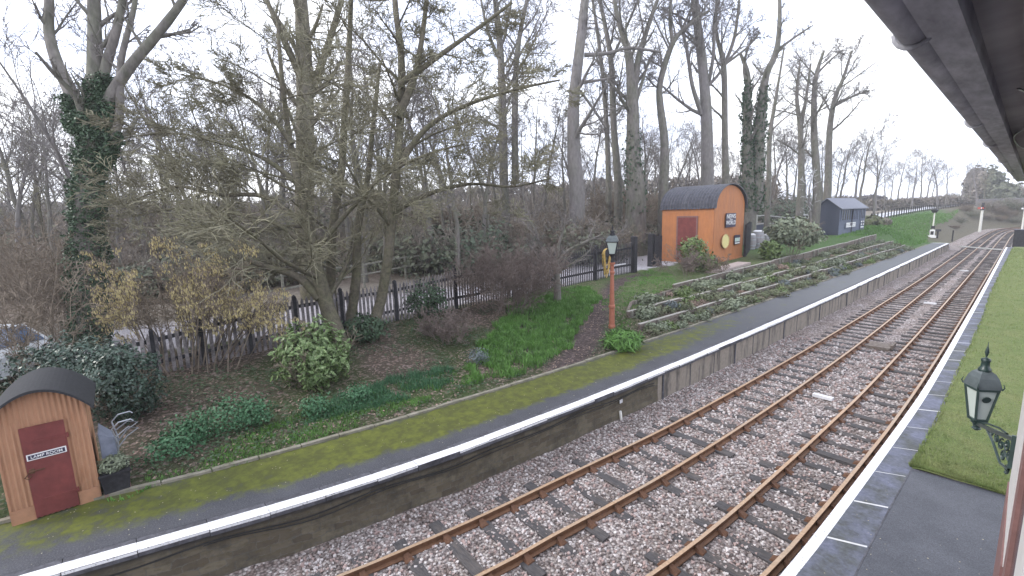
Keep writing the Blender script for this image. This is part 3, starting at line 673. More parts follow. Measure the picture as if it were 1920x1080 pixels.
# ================================================================== TRACKS
def rail_mesh(line, y0, y1):
    mbx = MB(); rows = []; y = y0
    prof = [(-.075, -.165), (-.075, -.145), (-.014, -.12), (-.014, -.045), (-.037, -.03), (-.037, 0), (.037, 0), (.037, -.03), (.014, -.045), (.014, -.12), (.075, -.145), (.075, -.165)]
    while y <= y1:
        x = interp(y, line); rows.append([(x+a, y, b) for a, b in prof]); y += 1 if y < 60 else 3
    n = len(prof)
    for r in rows: mbx.v.extend(r)
    for i in range(len(rows)-1):
        for j in range(n-1): mbx.face((i*n+j, i*n+j+1, (i+1)*n+j+1, (i+1)*n+j), 1 if j == 5 else 0)
    return mbx
def track(la, lb, y_first, ymax, label):
    root = thing('railway_track', (interp(20, la)+.75, 20, -.2), label, 'railway track', 'railway tracks')
    o = root.location.copy()
    for l in (la, lb): rail_mesh(l, -5, ymax).build('rail', [M['rust'], M['railtop']], root, o)
    rng = random.Random(int(y_first*100)); k = 0; y = y_first; rest = MB()
    while y > -3: y -= .83
    ylist = []
    while y < ymax: ylist.append(y); y += .83
    for y in ylist:
        single = y > 1.5 and k < 99
        m_ = MB() if single else rest
        a, b = interp(y, la), interp(y, lb); sl = (interp(y+.5, la)-interp(y-.5, la)); sk = -.10+rng.uniform(-.02, .02)
        e1, e2 = rng.uniform(.45, .6), rng.uniform(.45, .6); dz = rng.uniform(-.015, .012); hw = .125
        A = Vector((a-e1, y-sk*.0-sl*0+.0, 0)); B = Vector((b+e2, y, 0))
        ya = y+sl*(b-a)*.5*-1*-1; yb = y-sl*(b-a)*.5
        z0, z1 = -.3, -.15+dz
        m_.hexa([(a-e1, ya-hw, z0), (b+e2, yb-hw, z0), (b+e2, yb+hw, z0), (a-e1, ya+hw, z0), (a-e1, ya-hw, z1), (b+e2, yb-hw, z1), (b+e2, yb+hw, z1), (a-e1, ya+hw, z1)], 0)
        if y < 60:
            for x, yq in ((a, y), (b, y)):
                for s in (-1, 1): m_.hexa([(x+s*.20, yq-.09, z1), (x+s*.05, yq-.09, z1), (x+s*.05, yq+.09, z1), (x+s*.20, yq+.09, z1), (x+s*.19, yq-.08, z1+.02), (x+s*.03, yq-.05, z1+.10), (x+s*.03, yq+.05, z1+.10), (x+s*.19, yq+.08, z1+.02)][:8] if s > 0 else [(x+s*.05, yq-.09, z1), (x+s*.20, yq-.09, z1), (x+s*.20, yq+.09, z1), (x+s*.05, yq+.09, z1), (x+s*.03, yq-.05, z1+.10), (x+s*.19, yq-.08, z1+.02), (x+s*.19, yq+.08, z1+.02), (x+s*.03, yq+.05, z1+.10)][:8], 1)
        if single: k += 1; m_.build('sleeper', [M['sleeper'], M['chair']], root, o)
    r_ = rest.build('sleeper', [M['sleeper'], M['chair']], root, o); r_['kind'] = 'stuff'
    return root
track(R1, R2, 6.06, 168, 'rusty railway track running along the foot of the far mossy platform')
track(R3, R4, 6.16, 160, 'rusty railway track running along the near platform edge by the lawn')

# ================================================================== BUILT THINGS
def frame(o, xd):                       # local frame: origin o, x along xd (level), y to its left, z up
    xd = Vector((xd[0], xd[1], 0)).normalized(); yd = Vector((-xd.y, xd.x, 0))
    return Matrix(((xd.x, yd.x, 0, o[0]), (xd.y, yd.y, 0, o[1]), (0, 0, 1, o[2]), (0, 0, 0, 1)))
def place(root_or_ob, T): root_or_ob.matrix_world = T
def local_thing(name, T, label, cat, group=None):
    o = bpy.data.objects.new(name, None); COL.objects.link(o); o.matrix_world = T; o.empty_display_size = .2
    return tag(o, label, cat, group)
def text_part(txt, size, T, mt, parent, name='lettering', ext=.002, bold=True):
    cu = bpy.data.curves.new(name, 'FONT'); cu.body = txt; cu.size = size; cu.extrude = ext; cu.align_x = 'CENTER'; cu.align_y = 'CENTER'
    if bold: cu.offset = size*.008
    tmp = bpy.data.objects.new(name, cu); COL.objects.link(tmp)
    bpy.context.view_layer.update()
    me = bpy.data.meshes.new_from_object(tmp); COL.objects.unlink(tmp); bpy.data.objects.remove(tmp)
    me.materials.clear(); me.materials.append(mt); me.transform(T)
    o = bpy.data.objects.new(name, me); COL.objects.link(o); o.parent = parent; return o

# ---- lamp room: small corrugated hut with arched felt roof (front faces the track)
fr = G(188, 934, .9)
_d = Vector((fr.x, fr.y, 0)).normalized(); _x = Vector((_d.y, -_d.x, 0)); _x = (_x-_d*.07).normalized(); Wd = 1.2
for _k in range(200):
    if pix(fr-_x*Wd)[0] < 30: break
    Wd += .01
fl = fr-_x*Wd; T = frame(fl, fr-fl); print('lamp', Wd, pix(fl))
root = local_thing('lamp_hut', T, 'small orange corrugated iron hut with maroon door and arched black roof on the far platform', 'hut')
def arch(x, w, h0, rise): t = 2*x/w-1; return h0+rise*(1-t*t)
Z0, RISE, DEP = 2.16, .34, 1.45
mb = MB(); n = 40; cor = lambda i: .012*math.sin(i*math.pi)   # real corrugations on the front
nf = 84; rows_b = []; rows_t = []
for i in range(nf+1):
    x = Wd*i/nf; yq = .014*math.sin(2*math.pi*x/.076)
    rows_b.append((x, yq, 0)); rows_t.append((x, yq, arch(x, Wd, Z0, RISE)))
mb.strip([rows_t, rows_b][::-1])
for xs in (0, Wd):
    r0 = []; r1 = []
    for i in range(61):
        yq = DEP*i/60; xq = xs+.014*math.sin(2*math.pi*yq/.076); r0.append((xq, yq, 0)); r1.append((xq, yq, Z0))
    mb.strip([r0, r1])
mb.quad((0, DEP, 0), (Wd, DEP, 0), (Wd, DEP, Z0), (0, DEP, Z0))
mb.build('wall', mat('orange_iron_sheet', (.44, .245, .15), rough=.55, var=.12, scale=4, col2=(.33, .16, .09), scale2=3.2, edge=(.55, .7), f2=.7, stretch=(1, 1, .3)), root)
LIS = mat('lower_iron_sheet', (.40, .215, .13), rough=.5, var=.15, scale=6)
for xa, xb in ((-.01, Wd*.25), (Wd*.755, Wd+.01)): mb = MB(); mb.box(xa, xb, -.03, -.016, 0, .28); mb.build('base_sheet', LIS, root)
mb = MB(); o_, i_ = [], []; ov = .16
for i in range(25):
    x = -ov+(Wd+2*ov)*i/24; z = arch(max(-.03, min(1.03, 0))*0+x, Wd, Z0, RISE)
    z = Z0+RISE*(1-(2*x/Wd-1)**2)*1.0; o_.append((x, z+.05)); i_.append((x, z))
for i in range(24):
    (xa, za), (xb, zb) = o_[i], o_[i+1]; (_, ya), (_, yb) = i_[i], i_[i+1]
    mb.hexa([(xa, -.20, ya-.0), (xb, -.20, yb), (xb, DEP+.15, yb), (xa, DEP+.15, ya), (xa, -.20, za), (xb, -.20, zb), (xb, DEP+.15, zb), (xa, DEP+.15, za)])
mb.build('roof', M['felt'], root)
dx0, dx1, dh = Wd*.25, Wd*.75, 1.83
mb = MB(); mb.box(dx0, dx1, -.055, -.02, .03, dh); door = mb.build('door', M['maroon'], root)
for z in (.36, 1.52): mb = MB(); mb.box(dx1-.46, dx1+.04, -.07, -.052, z-.02, z+.02); mb.tube([Vector((dx1+.02, -.065, z-.05)), Vector((dx1+.02, -.065, z+.05))], [.016]*2, 6, 0, True); mb.build('hinge', M['maroon'], door)
mb = MB(); mb.box(dx0+.03, dx0+.10, -.075, -.052, .93, 1.02); mb.tube([Vector((dx0+.02, -.085, .975)), Vector((dx0+.24, -.085, .975))], [.011]*2, 6, 0, True)
mb.tube([Vector((dx0+.02, -.09, .95)), Vector((dx0-.04, -.09, .88)), Vector((dx0, -.09, .84)), Vector((dx0+.05, -.09, .90))], [.012]*4, 5); mb.build('latch', M['chair'], door)
mb = MB(); cx = (dx0+dx1)/2+.0; mb.box(cx-.27, cx+.27, -.068, -.055, 1.185, 1.305, 0); mb.box(cx-.25, cx+.25, -.071, -.066, 1.203, 1.287, 1)
sg = mb.build('door_sign', [M['signwhite'], M['signblue']], root)
text_part('LAMP ROOM', .076, Matrix.Translation((cx, -.073, 1.244)) @ Matrix.Rotation(R(90), 4, 'X'), M['signwhite'], sg)
for xa, xb in ((-.03, 0), (Wd, Wd+.03)):
    mb = MB(); mb.box(xa, xb, -.02, .05, 0, Z0, 0); mb.build('corner_strip', LIS, root)

# ---- wheelbarrow stood on end against the hut's side
b0 = T @ Vector((Wd+.10, .55, 0)); b0.z = .93
Tw = frame(b0, (T.to_3x3() @ Vector((1, 0, 0))))
root = local_thing('wheelbarrow', Tw, 'wheelbarrow stood on end with blue grey tray against the side of the lamp hut', 'wheelbarrow')
mb = MB()                                # tray: tapered dish standing upright, open side to the wall
t0 = [(.03, -.28, .42), (.03, .28, .42), (.03, .33, 1.25), (.03, -.33, 1.25)]; t1 = [(.27, -.17, .55), (.27, .17, .55), (.25, .22, 1.02), (.25, -.22, 1.02)]
for i in range(4): mb.quad(t0[i], t0[(i+1) % 4], t1[(i+1) % 4], t1[i])
mb.quad(*t1); mb.tube([Vector(q) for q in t0+[t0[0]]], [.014]*5, 5); mb.build('tray', M['trayblue'], root)
for s in (-1, 1):
    mb = MB(); mb.tube([Vector((.16, s*.05, .18)), Vector((.24, s*.12, .40)), Vector((.30, s*.2, .9)), Vector((.24, s*.25, 1.25)), Vector((.36, s*.27, 1.37)), Vector((.56, s*.27, 1.38)), Vector((.60, s*.27, 1.33))], [.016]*7, 6, 0, True); mb.build('handle', M['galv'], root)
    mb = MB(); mb.tube([Vector((.28, s*.18, .78)), Vector((.46, s*.19, 1.0)), Vector((.66, s*.19, 1.12)), Vector((.50, s*.19, 1.20)), Vector((.28, s*.21, 1.05))], [.014]*5, 6); mb.build('leg', M['galv'], root)
mb = MB(); pts = [Vector((.16+.17*math.cos(a*.314), 0, .17+.17*math.sin(a*.314))) for a in range(21)]; mb.tube(pts, [.045]*21, 8); wh = mb.build('wheel', M['rubber'], root, smooth=True)
mb = MB(); mb.tube([Vector((.16, -.05, .17)), Vector((.16, .05, .17))], [.11, .11], 12, 0, True); mb.build('rim', M['galv'], wh)

# ---- black planter box
pb = G(222, 918, .9)
root = local_thing('planter_box', frame((pb.x, pb.y, .9), fr-fl), 'square black planter box with a clipped grey green plant beside the lamp hut', 'planter')
mb = MB(); a, b = .20, .24
mb.hexa([(-a, -a, .06), (a, -a, .06), (a, a, .06), (-a, a, .06), (-b, -b, .47), (b, -b, .47), (b, b, .47), (-b, b, .47)])
for q in ((-b, b, -b-.015, -b+.02), (-b, b, b-.02, b+.015)): mb.box(q[0]-.015, q[1]+.015, q[2], q[3], .44, .49)
mb.build('box', M['black'], root)
mb = MB(); [mb.box(x-.05, x+.05, -.2, .2, 0, .058) for x in (-.16, 0, .16)]; mb.build('brick_foot', M['brown'], root)

def leaves(mbx, c, rad, n, size, rng, m=0, inner=.55, lump=.35, elong=1.7, seed=0, flat=0., up=0., zmin=None):
    """n leaf-shaped faces spread through a lumpy ellipsoid"""
    c = Vector(c)
    for _ in range(n):
        z = rng.uniform(-1, 1); a = rng.uniform(0, 6.283); q = math.sqrt(1-z*z); d = Vector((q*math.cos(a), q*math.sin(a), z))
        l = 1+lump*mnoise.noise(d*2.1+Vector((seed, 0, 0)))+lump*.6*mnoise.noise(d*4.7+Vector((0, seed, 0)))
        r = (inner+(1-inner)*rng.random()**.6)*l
        p = c+Vector((d.x*rad[0]*r, d.y*rad[1]*r, d.z*rad[2]*r))
        if zmin is not None and p.z < zmin: continue
        nrm = (d+Vector((rng.uniform(-.9, .9), rng.uniform(-.9, .9), rng.uniform(-.6, 1.1)+up))).normalized()
        t = nrm.cross(Vector((rng.uniform(-1, 1), rng.uniform(-1, 1), rng.uniform(-1, 1)))).normalized(); b = nrm.cross(t)
        s = size*rng.uniform(.6, 1.3); t = t*s*elong/2; b = b*s/2
        mbx.quad(p-t, p-b*.9+t*.1, p+t, p+b*.9+t*.1, m if not isinstance(m, tuple) else rng.choice(m))
rng = random.Random(31)
mb = MB(); leaves(mb, (0, 0, .60), (.26, .26, .19), 900, .035, rng, elong=2.2); mb.build('foliage', M['sage'], root)

# ---- picket fence, hung between posts
FP = [GT(*p) for p in ((200, 722), (294, 702), (383, 684), (468, 664), (560, 642), (640, 624), (727, 607), (860, 576), (950, 560), (1040, 541), (1115, 526), (1187, 511))]
for _ in range(1):
    FP = [FP[0]]+[(FP[i-1]+FP[i]*2+FP[i+1])/4 for i in range(1, len(FP)-1)]+[FP[-1]]
ft = [646, 624, 600, 577, 559, 545, 530, 506, 494, 478, 460, 447]
root = thing('picket_fence', FP[4], 'long black picket fence with pointed pales running along the top of the bank', 'fence')
fo = root.location.copy()
def fh(i): return max(1.15, min(2.3, top_z(FP[i], ft[i])-FP[i].z))
FH = [fh(i) for i in range(len(FP))]
print('fence', [(round(p.x, 1), round(p.y, 1), round(h, 2)) for p, h in zip(FP, FH)])
sp = .185
for i in range(len(FP)-1):
    a, b = FP[i], FP[i+1]; L = (b-a).length; n = max(2, int(round(L/sp))); d = (b-a)/L; nrm = Vector((-d.y, d.x, 0)).normalized()
    if nrm.x > 0: nrm = -nrm               # rails on the far side
    mb = MB(); rng = random.Random(50+i)
    for k in range(n):
        t = (k+.5)/n; p = a+(b-a)*t; h = FH[i]*(1-t)+FH[i+1]*t+rng.uniform(-.02, .02); p.z = tz(p.x, p.y)-.02
        w2 = d*(.041 if i > 6 else .055); th = nrm*.012; e = d*rng.uniform(-.012, .012)
        q = [p-w2, p+w2, p+w2+Vector((0, 0, h-.16))+e, p+Vector((0, 0, h))+e, p-w2+Vector((0, 0, h-.16))+e]
        j = mb.vs([v-th for v in q]+[v+th for v in q])
        mb.face([j+v for v in range(5)]); mb.face([j+5+v for v in range(5)][::-1])
        for v in range(5): mb.face((j+v, j+5+v, j+5+(v+1) % 5, j+(v+1) % 5))
    mb.build('pale_panel', M['picket' if i > 6 else 'oldpale'], root, fo)
    mb = MB()
    for f in (.27, .80):
        mb.bar(a+nrm*.045+Vector((0, 0, FH[i]*f)), b+nrm*.045+Vector((0, 0, FH[i+1]*f)), .05, .13)
    mb.build('rail', M['black'], root, fo)
    if i > 0:
        mb = MB(); h = FH[i]+.06; p = a+nrm*.02
        pw = .05+.0016*max(0, p.y+4)*1.0; mb.box(p.x-pw, p.x+pw, p.y-pw, p.y+pw, p.z-.1, p.z+h); n0 = mb.vs([(p.x-pw, p.y-pw, p.z+h), (p.x+pw, p.y-pw, p.z+h), (p.x+pw, p.y+pw, p.z+h), (p.x-pw, p.y+pw, p.z+h), (p.x, p.y, p.z+h+.08)])
        for v in range(4): mb.face((n0+v, n0+(v+1) % 4, n0+4))
        mb.build('post', M['black'], root, fo)
# gate posts and the short fence piece by the hut
def gatepost(px, py, top, wpx, label):
    b = GT(px, py); dep = pix(b)[2]; w_ = wpx*dep/FPX/2; h = top_z(b, top)-b.z
    mb = MB(); mb.box(-w_, w_, -w_, w_, -.1, h-.05); mb.hexa([(-w_, -w_, h-.05), (w_, -w_, h-.05), (w_, w_, h-.05), (-w_, w_, h-.05), (-w_*.6, -w_*.6, h), (w_*.6, -w_*.6, h), (w_*.6, w_*.6, h), (-w_*.6, w_*.6, h)])
    o = mb.build('gate_post', M['black']); o.location = b; tag(o, label, 'gate post', 'gate posts at the car park opening'); return b
gatepost(1188, 511, 443, 9, 'thick black gate post ending the long picket fence')
gatepost(1220, 500, 438, 9, 'thick black gate post nearer the orange hut')
a = GT(1226, 500); b = GT(1240, 497)
root = thing('board_gate', a, 'short black boarded gate leaf against the corner of the orange hut', 'gate')
mb = MB(); h = top_z(a, 441)-a.z; d = (b-a); L = d.length; d.normalize(); n = 4
for k in range(n):
    p = a+d*(L*(k+.5)/n); mb.bar(p+Vector((0, 0, -.05)), p+Vector((0, 0, h-.1*(k % 2))), L/n*.86, .05)
mb.build('board', M['black'], root, a)
mb = MB(); [mb.bar(a+Vector((0, 0, h*f)), b+Vector((0, 0, h*f)), .08, .14) for f in (.2, .8)]; mb.build('rail', M['black'], root, a)

# ---- hose on its reel on the fence
hp = GT(1131, 522); hd = pix(hp)[2]
f_ = (FP[-1]-FP[-2]).normalized(); nr = Vector((f_.y, -f_.x, 0)); nr = nr if nr.x > 0 else -nr
hc = hp+nr*.22; hz = top_z(hc, 474)
root = thing('hose_reel', (hc.x, hc.y, hz), 'yellow hose hanging in long loops from a dark reel on the picket fence', 'hose')
mb = MB(); c0 = Vector((hc.x, hc.y, hz)); r_ = .22
pts = [c0-nr*.25, c0+nr*.12]; mb.tube(pts, [r_, r_], 18, 0, True); mb.tube([c0+nr*.12, c0+nr*.15], [r_*1.35]*2, 18, 0, True); mb.build('reel', M['black'], root, c0)
mb = MB(); rng = random.Random(3)
for k in range(13):
    w_ = rng.uniform(.24, .36); dr = rng.uniform(.8, 1.75); off = rng.uniform(-.02, .13); pts = []
    for q in range(33):
        a_ = q/32*2*math.pi; zz = math.cos(a_); xx = math.sin(a_)*w_*(1.0 if zz > 0 else (1.05+.25*math.sin(a_*3+k)))
        pts.append(c0+f_*(xx+.02*math.sin(k*3+q))+nr*(off+.02)+Vector((0, 0, zz*.28 if zz > 0 else zz*dr)))
    mb.tube(pts, [.022]*33, 5)
mb.build('hose_coil', M['hose'], root, c0, smooth=True)

# ---- platform lamp standard
lb = G(1147, 620, .95); lb.z = tz(lb.x, lb.y)
ld = pix(lb)[2]; u = ld/FPX; tot = top_z(lb, 436)-lb.z
root = thing('platform_lamp', lb, 'terracotta painted iron lamp standard with a dark four sided lantern beside the path', 'lamp post')
zt_ = top_z(lb, 492)-lb.z; hn = tot-zt_
mb = MB(); mb.lathe([(.16, 0), (.16, .12), (.13, .2), (.125, .95), (.15, .98), (.15, 1.06), (.115, 1.12), (.095, 1.9), (.082, zt_-.55), (.11, zt_-.5), (.11, zt_-.42), (.085, zt_-.38), (.08, zt_-.12), (.13, zt_-.08), (.13, zt_)], (0, 0, 0), 16); mb.build('column', M['terracotta'], root, smooth=False)
mb = MB(); rr = Vector((math.cos(.85), math.sin(.85), 0)); mb.tube([rr*.0+Vector((0, 0, zt_-.15)), rr*.62+Vector((0, 0, zt_-.08))], [.028, .022], 6, 0, True); mb.build('ladder_bar', M['wool'], root)
def lantern(root, T, s, glass, body, roofm, door=True):
    """four-sided tapered lantern, s = height of the glass body; origin at its foot"""
    top, bot = s*.43, s*.24
    mb = MB()
    for x, y in ((-1, -1), (1, -1), (1, 1), (-1, 1)):
        mb.bar(T @ Vector((x*bot, y*bot, 0)), T @ Vector((x*top, y*top, s)), s*.055, s*.055)
    for z, r_ in ((0, bot), (s, top)):
        for i in range(4):
            c = ((-1, -1), (1, -1), (1, 1), (-1, 1)); a, b = c[i], c[(i+1) % 4]
            mb.bar(T @ Vector((a[0]*r_, a[1]*r_, z)), T @ Vector((b[0]*r_, b[1]*r_, z)), s*.075, s*.075)
    mb.hexa([T @ Vector(q) for q in ((-bot, -bot, -s*.05), (bot, -bot, -s*.05), (bot, bot, -s*.05), (-bot, bot, -s*.05), (-bot, -bot, -.01*s), (bot, -bot, -.01*s), (bot, bot, -.01*s), (-bot, bot, -.01*s))])
    fr_ = mb.build('lantern_frame', body, root)
    c = ((-1, -1), (1, -1), (1, 1), (-1, 1))
    for i in range(4):
        a, b = c[i], c[(i+1) % 4]; k0, k1 = .93, .96
        mb = MB(); mb.quad(T @ Vector((a[0]*bot*k0, a[1]*bot*k0, s*.02)), T @ Vector((b[0]*bot*k0, b[1]*bot*k0, s*.02)), T @ Vector((b[0]*top*k1, b[1]*top*k1, s*.97)), T @ Vector((a[0]*top*k1, a[1]*top*k1, s*.97)))
        mb.build('pane', glass, fr_)
    mb = MB(); R_ = top*1.18
    prof = [(R_*1.0, s*1.03), (R_*.97, s*1.10), (R_*.80, s*1.33), (R_*.60, s*1.47), (R_*.40, s*1.53)]
    prev = None
    for r_, z in prof:
        ring = [T @ Vector((x*r_, y*r_, z)) for x, y in c]
        if prev:
            for i in range(4): mb.quad(prev[i], prev[(i+1) % 4], ring[(i+1) % 4], ring[i])
        prev = ring
    mb.quad(*prev); hood = mb.build('hood', roofm, root)
    mb = MB(); base = MB()
    base.lathe([(top*.56, s*1.52), (top*.60, s*1.56), (top*.50, s*1.62), (top*.40, s*1.66), (top*.36, s*1.80), (top*.44, s*1.84), (top*.40, s*1.90), (top*.12, s*1.93), (top*.07, s*1.97), (top*.12, s*2.01), (top*.19, s*2.10), (top*.14, s*2.2), (top*.05, s*2.28), (.004, s*2.42)], (0, 0, 0), 20)
    base.v = [tuple(T @ Vector(p)) for p in base.v]; base.build('finial', body, root, smooth=True)
    for x, y in c:                       # little corner horns
        mb.tube([T @ Vector((x*R_*.98, y*R_*.98, s*1.03)), T @ Vector((x*R_*1.08, y*R_*1.08, s*1.12)), T @ Vector((x*R_*1.0, y*R_*1.0, s*1.22))], [s*.022, s*.018, s*.008], 5)
    mb.build('corner_horn', body, root)
hh = hn/2.42/1.0
TL = Matrix.Translation((0, 0, zt_+.38)) @ Matrix.Rotation(.55, 4, 'Z')
mb = MB(); mb.lathe([(.07, zt_), (.06, zt_+.2), (.10, zt_+.3), (.16, zt_+.36)], (0, 0, 0), 12); mb.build('collar', M['black'], root)
lantern(root, TL, (hn-.38)/1.75, M['lampglass'], M['black'], M['lamproof'])

# ---- orange hut with barrel roof
hc_ = G(1335, 497, 1.9); hl = G(1240, 493, 1.9); hr = G(1391, 487, 1.9)
_y = (hr-hc_).normalized(); _x1 = Vector((_y.y, -_y.x, 0)); xd = (_x1*.75+(hc_-hl).normalized()*.25).normalized(); _y = Vector((-xd.y, xd.x, 0)); LX_ = 3.; LY = 3.
while pix(hc_-xd*LX_)[0] > 1240: LX_ += .02
while pix(hc_+_y*LY)[0] < 1391: LY += .02
hl = hc_-xd*LX_; hr = hc_+_y*LY; T = frame(hl, xd)
T.translation.z = 1.75
zb = 1.75; EV = top_z(hl, 391)-zb; AP = top_z((hr+hc_)/2, 347)-zb
root = local_thing('orange_hut', T, 'orange rendered store with a dark barrel roof of corrugated iron above the terraces', 'hut')
print('hut', LX_, LY, EV, AP, hl, hr)
mb = MB(); n = 20; rz = AP-EV
prof = [(LY/2-LY/2*math.cos(math.pi*i/n), EV+rz*math.sin(math.pi*i/n)) for i in range(n+1)]
mb.box(0, LX_, 0, .12, 0, EV); mb.box(0, LX_, LY-.12, LY, 0, EV)
for x in (0, LX_):
    k = mb.vs([(x, 0, 0), (x, LY, 0)]+[(x, y, z) for y, z in prof[::-1]]); mb.face(list(range(k, k+n+3))[::(1 if x else -1)])
mb.box(-.08, LX_+.08, -.08, LY+.08, 0, .42, 0)
mb.build('wall', M['orange'], root)
mb = MB(); prof2 = [(y, z+.03) for y, z in prof]; prof2 = [(-.16, EV-.12)]+[((y-LY/2)*1.03+LY/2, z+.0+.10*math.sin(math.pi*i/n)) for i, (y, z) in enumerate(prof)]+[(LY+.16, EV-.12)]
nx = 110; rows = []
for i in range(nx+1):
    x = -.16+(LX_+.38)*i/nx; k = .035*math.sin(2*math.pi*x/.26)+(.04 if abs(x-LX_*.45) < .06 else 0)
    rows.append([(x, LY/2+(y-LY/2)*(1+k/2.5), z+k*.9) for y, z in prof2])
mb.strip(rows); rows2 = [[(a, b+(.06 if b < LY/2 else -.06), c-.06) for a, b, c in r] for r in rows]
mb.strip([rows[-1], rows2[-1]]); mb.strip([rows2[0], rows[0]])
mb.build('roof', mat('dark_iron_roof', (.085, .088, .11), rough=.5, var=.25, scale=3, col2=(.04, .04, .045), scale2=4), root)
def on_face(px, py, T, axis, val):      # photo position -> local (along, z) on a wall plane
    Ti = T.inverted(); e = Ti @ EYE; d = Ti.to_3x3() @ ray(px, py); t = (val-e[axis])/d[axis]; p = e+d*t; return (p[1-axis], p[2])
a0, z1 = on_face(1272, 408, T, 1, 0); a1, z0 = on_face(1305, 446, T, 1, 0)
z0 = .3
mb = MB(); mb.box(a0, a1, -.05, -.002, z0, z1); mb.build('door', M['maroon'], root)
mb = MB()
for q in ((a0-.12, a0, z0, z1+.12), (a1, a1+.12, z0, z1+.12)): mb.box(q[0], q[1], -.07, -.003, q[2], q[3])
mb.box(a0, a1, -.07, -.003, z1, z1+.12); mb.build('door_frame', M['brown'], root)
X1 = LX_
def plate(name, pts, mts, th=.05):
    (ya, za), (yb, zb_) = on_face(*pts[0], T, 0, X1), on_face(*pts[1], T, 0, X1)
    return min(ya, yb), max(ya, yb), min(za, zb_), max(za, zb_)
y0, y1, z0, z1 = plate('s', ((1359, 400), (1376, 425)), None)
mb = MB(); mb.box(X1+.10, X1+.14, y0, y1, z0, z1)
sg = mb.build('enamel_sign', M['signblue'], root)
RX = Matrix(((0, 0, 1, 0), (1, 0, 0, 0), (0, 1, 0, 0), (0, 0, 0, 1)))
def sign_text(t, y, z, s, mt, par, sx=1.0): return text_part(t, s, Matrix.Translation((X1+.145, y, z)) @ RX @ Matrix.Scale(sx, 4, (1, 0, 0)), mt, par, ext=.004)
w_ = y1-y0; hgt = z1-z0; cy_ = (y0+y1)/2
sign_text('NEWS', cy_, z0+hgt*.76, hgt*.42, M['signwhite'], sg, w_/(hgt*1.25))
sign_text('OF THE', cy_, z0+hgt*.53, hgt*.14, M['signwhite'], sg, 1)
sign_text('WORLD', cy_, z0+hgt*.31, hgt*.40, M['signwhite'], sg, w_/(hgt*1.5))
y0, y1, z0, z1 = plate('s', ((1351, 440), (1363, 464)), None)
mb = MB(); cyl = [Vector((X1+.10, (y0+y1)/2+(y1-y0)/2*math.cos(i*.2618), (z0+z1)/2+(z1-z0)/2*math.sin(i*.2618))) for i in range(24)]
k = mb.vs(cyl+[p+Vector((.04, 0, 0)) for p in cyl]); mb.face(range(k, k+24)); mb.face(range(k+24, k+48))
for i in range(24): mb.face((k+i, k+(i+1) % 24, k+24+(i+1) % 24, k+24+i))
ov = mb.build('oval_sign', M['yellow'], root)
mb = MB(); mb.tube([p*1+Vector((.045, 0, 0)) for p in cyl+[cyl[0]]], [.035]*25, 5); mb.build('rim', mat('buff_rim', (.55, .42, .22)), ov)
y0, y1, z0, z1 = plate('s', ((1375, 441), (1384, 457)), None); hgt = z1-z0
mb = MB(); mb.box(X1+.10, X1+.14, y0, y1, z0, z1, 0); mb.box(X1+.14, X1+.145, y0+.03, y1-.03, z0+hgt*.30, z1-hgt*.3, 1); mb.box(X1+.14, X1+.147, y0+.06, y1-.06, z0+hgt*.08, z0+hgt*.2, 2)
mb.build('poster_board', [M['signblue'], mat('pale_green_print', (.45, .55, .50)), M['signwhite']], root)
M_hutT = T

# ---- charcoal shed with windows
sl_, sm_, sr_ = G(1523, 438, 2.6), G(1571, 440, 2.6), G(1619, 430, 2.6)
xd = (sr_-sm_).normalized(); T = frame(sm_, xd); Ln = (sr_-sm_).length; xd = (xd+Vector((.10, 0, 0))).normalized(); Wn = 2.0
while pix(sm_+Vector((-xd.y, xd.x, 0))*Wn)[0] > 1523: Wn += .05
T = frame(sm_, xd); Ln = 4.
while pix(sm_+xd*Ln)[0] < 1619: Ln += .1
Ln = min(Ln, 15); T.translation.z = 2.55
EV = top_z(sm_, 391)-2.55; AP = top_z((sl_+sm_)/2, 373)-2.55
print('shed', Ln, Wn, EV, AP)
root = local_thing('garden_shed', T, 'charcoal boarded shed with grey felt roof and tall windows on the grass beyond the terraces', 'shed')
mb = MB(); mb.box(0, Ln, 0, .08, 0, EV, 1); mb.box(0, Ln, Wn-.08, Wn, 0, EV, 0)
for x in (0, Ln):
    k = mb.vs([(x, 0, 0), (x, Wn, 0), (x, Wn, EV), (x, Wn/2, AP), (x, 0, EV)]); mb.face((k, k+1, k+2, k+3, k+4))
mb.box(-.05, .1, -.06, -.002, 0, EV, 1)
mb.build('wall', [M['shedwood'], M['shedfront']], root)
mb = MB(); ov = .25
for s in (0, 1):
    ya, yb = (-.3, Wn/2) if s == 0 else (Wn+.3, Wn/2); za = EV-.12
    mb.hexa([(-ov, ya, za), (Ln+ov, ya, za), (Ln+ov, yb, AP), (-ov, yb, AP), (-ov, ya, za+.1), (Ln+ov, ya, za+.1), (Ln+ov, yb, AP+.1), (-ov, yb, AP+.1)])
mb.build('roof', M['shedroof'], root)
for x0, x1 in ((.06, .40), (.46, .68), (.78, .97)):
    mb = MB(); mb.box(Ln*x0, Ln*x1, -.05, -.002, EV*.55, EV*.93); wn = mb.build('window', M['glassdark'], root)
    mb = MB(); n = 4 if x1-x0 > .2 else 3
    for i in range(n+1): xx = Ln*(x0+(x1-x0)*i/n); mb.box(xx-.14, xx+.14, -.09, -.04, EV*.55, EV*.93)
    mb.box(Ln*x0-.14, Ln*x1+.14, -.092, -.04, EV*.52, EV*.55); mb.build('frame', M['shedfront'], wn)
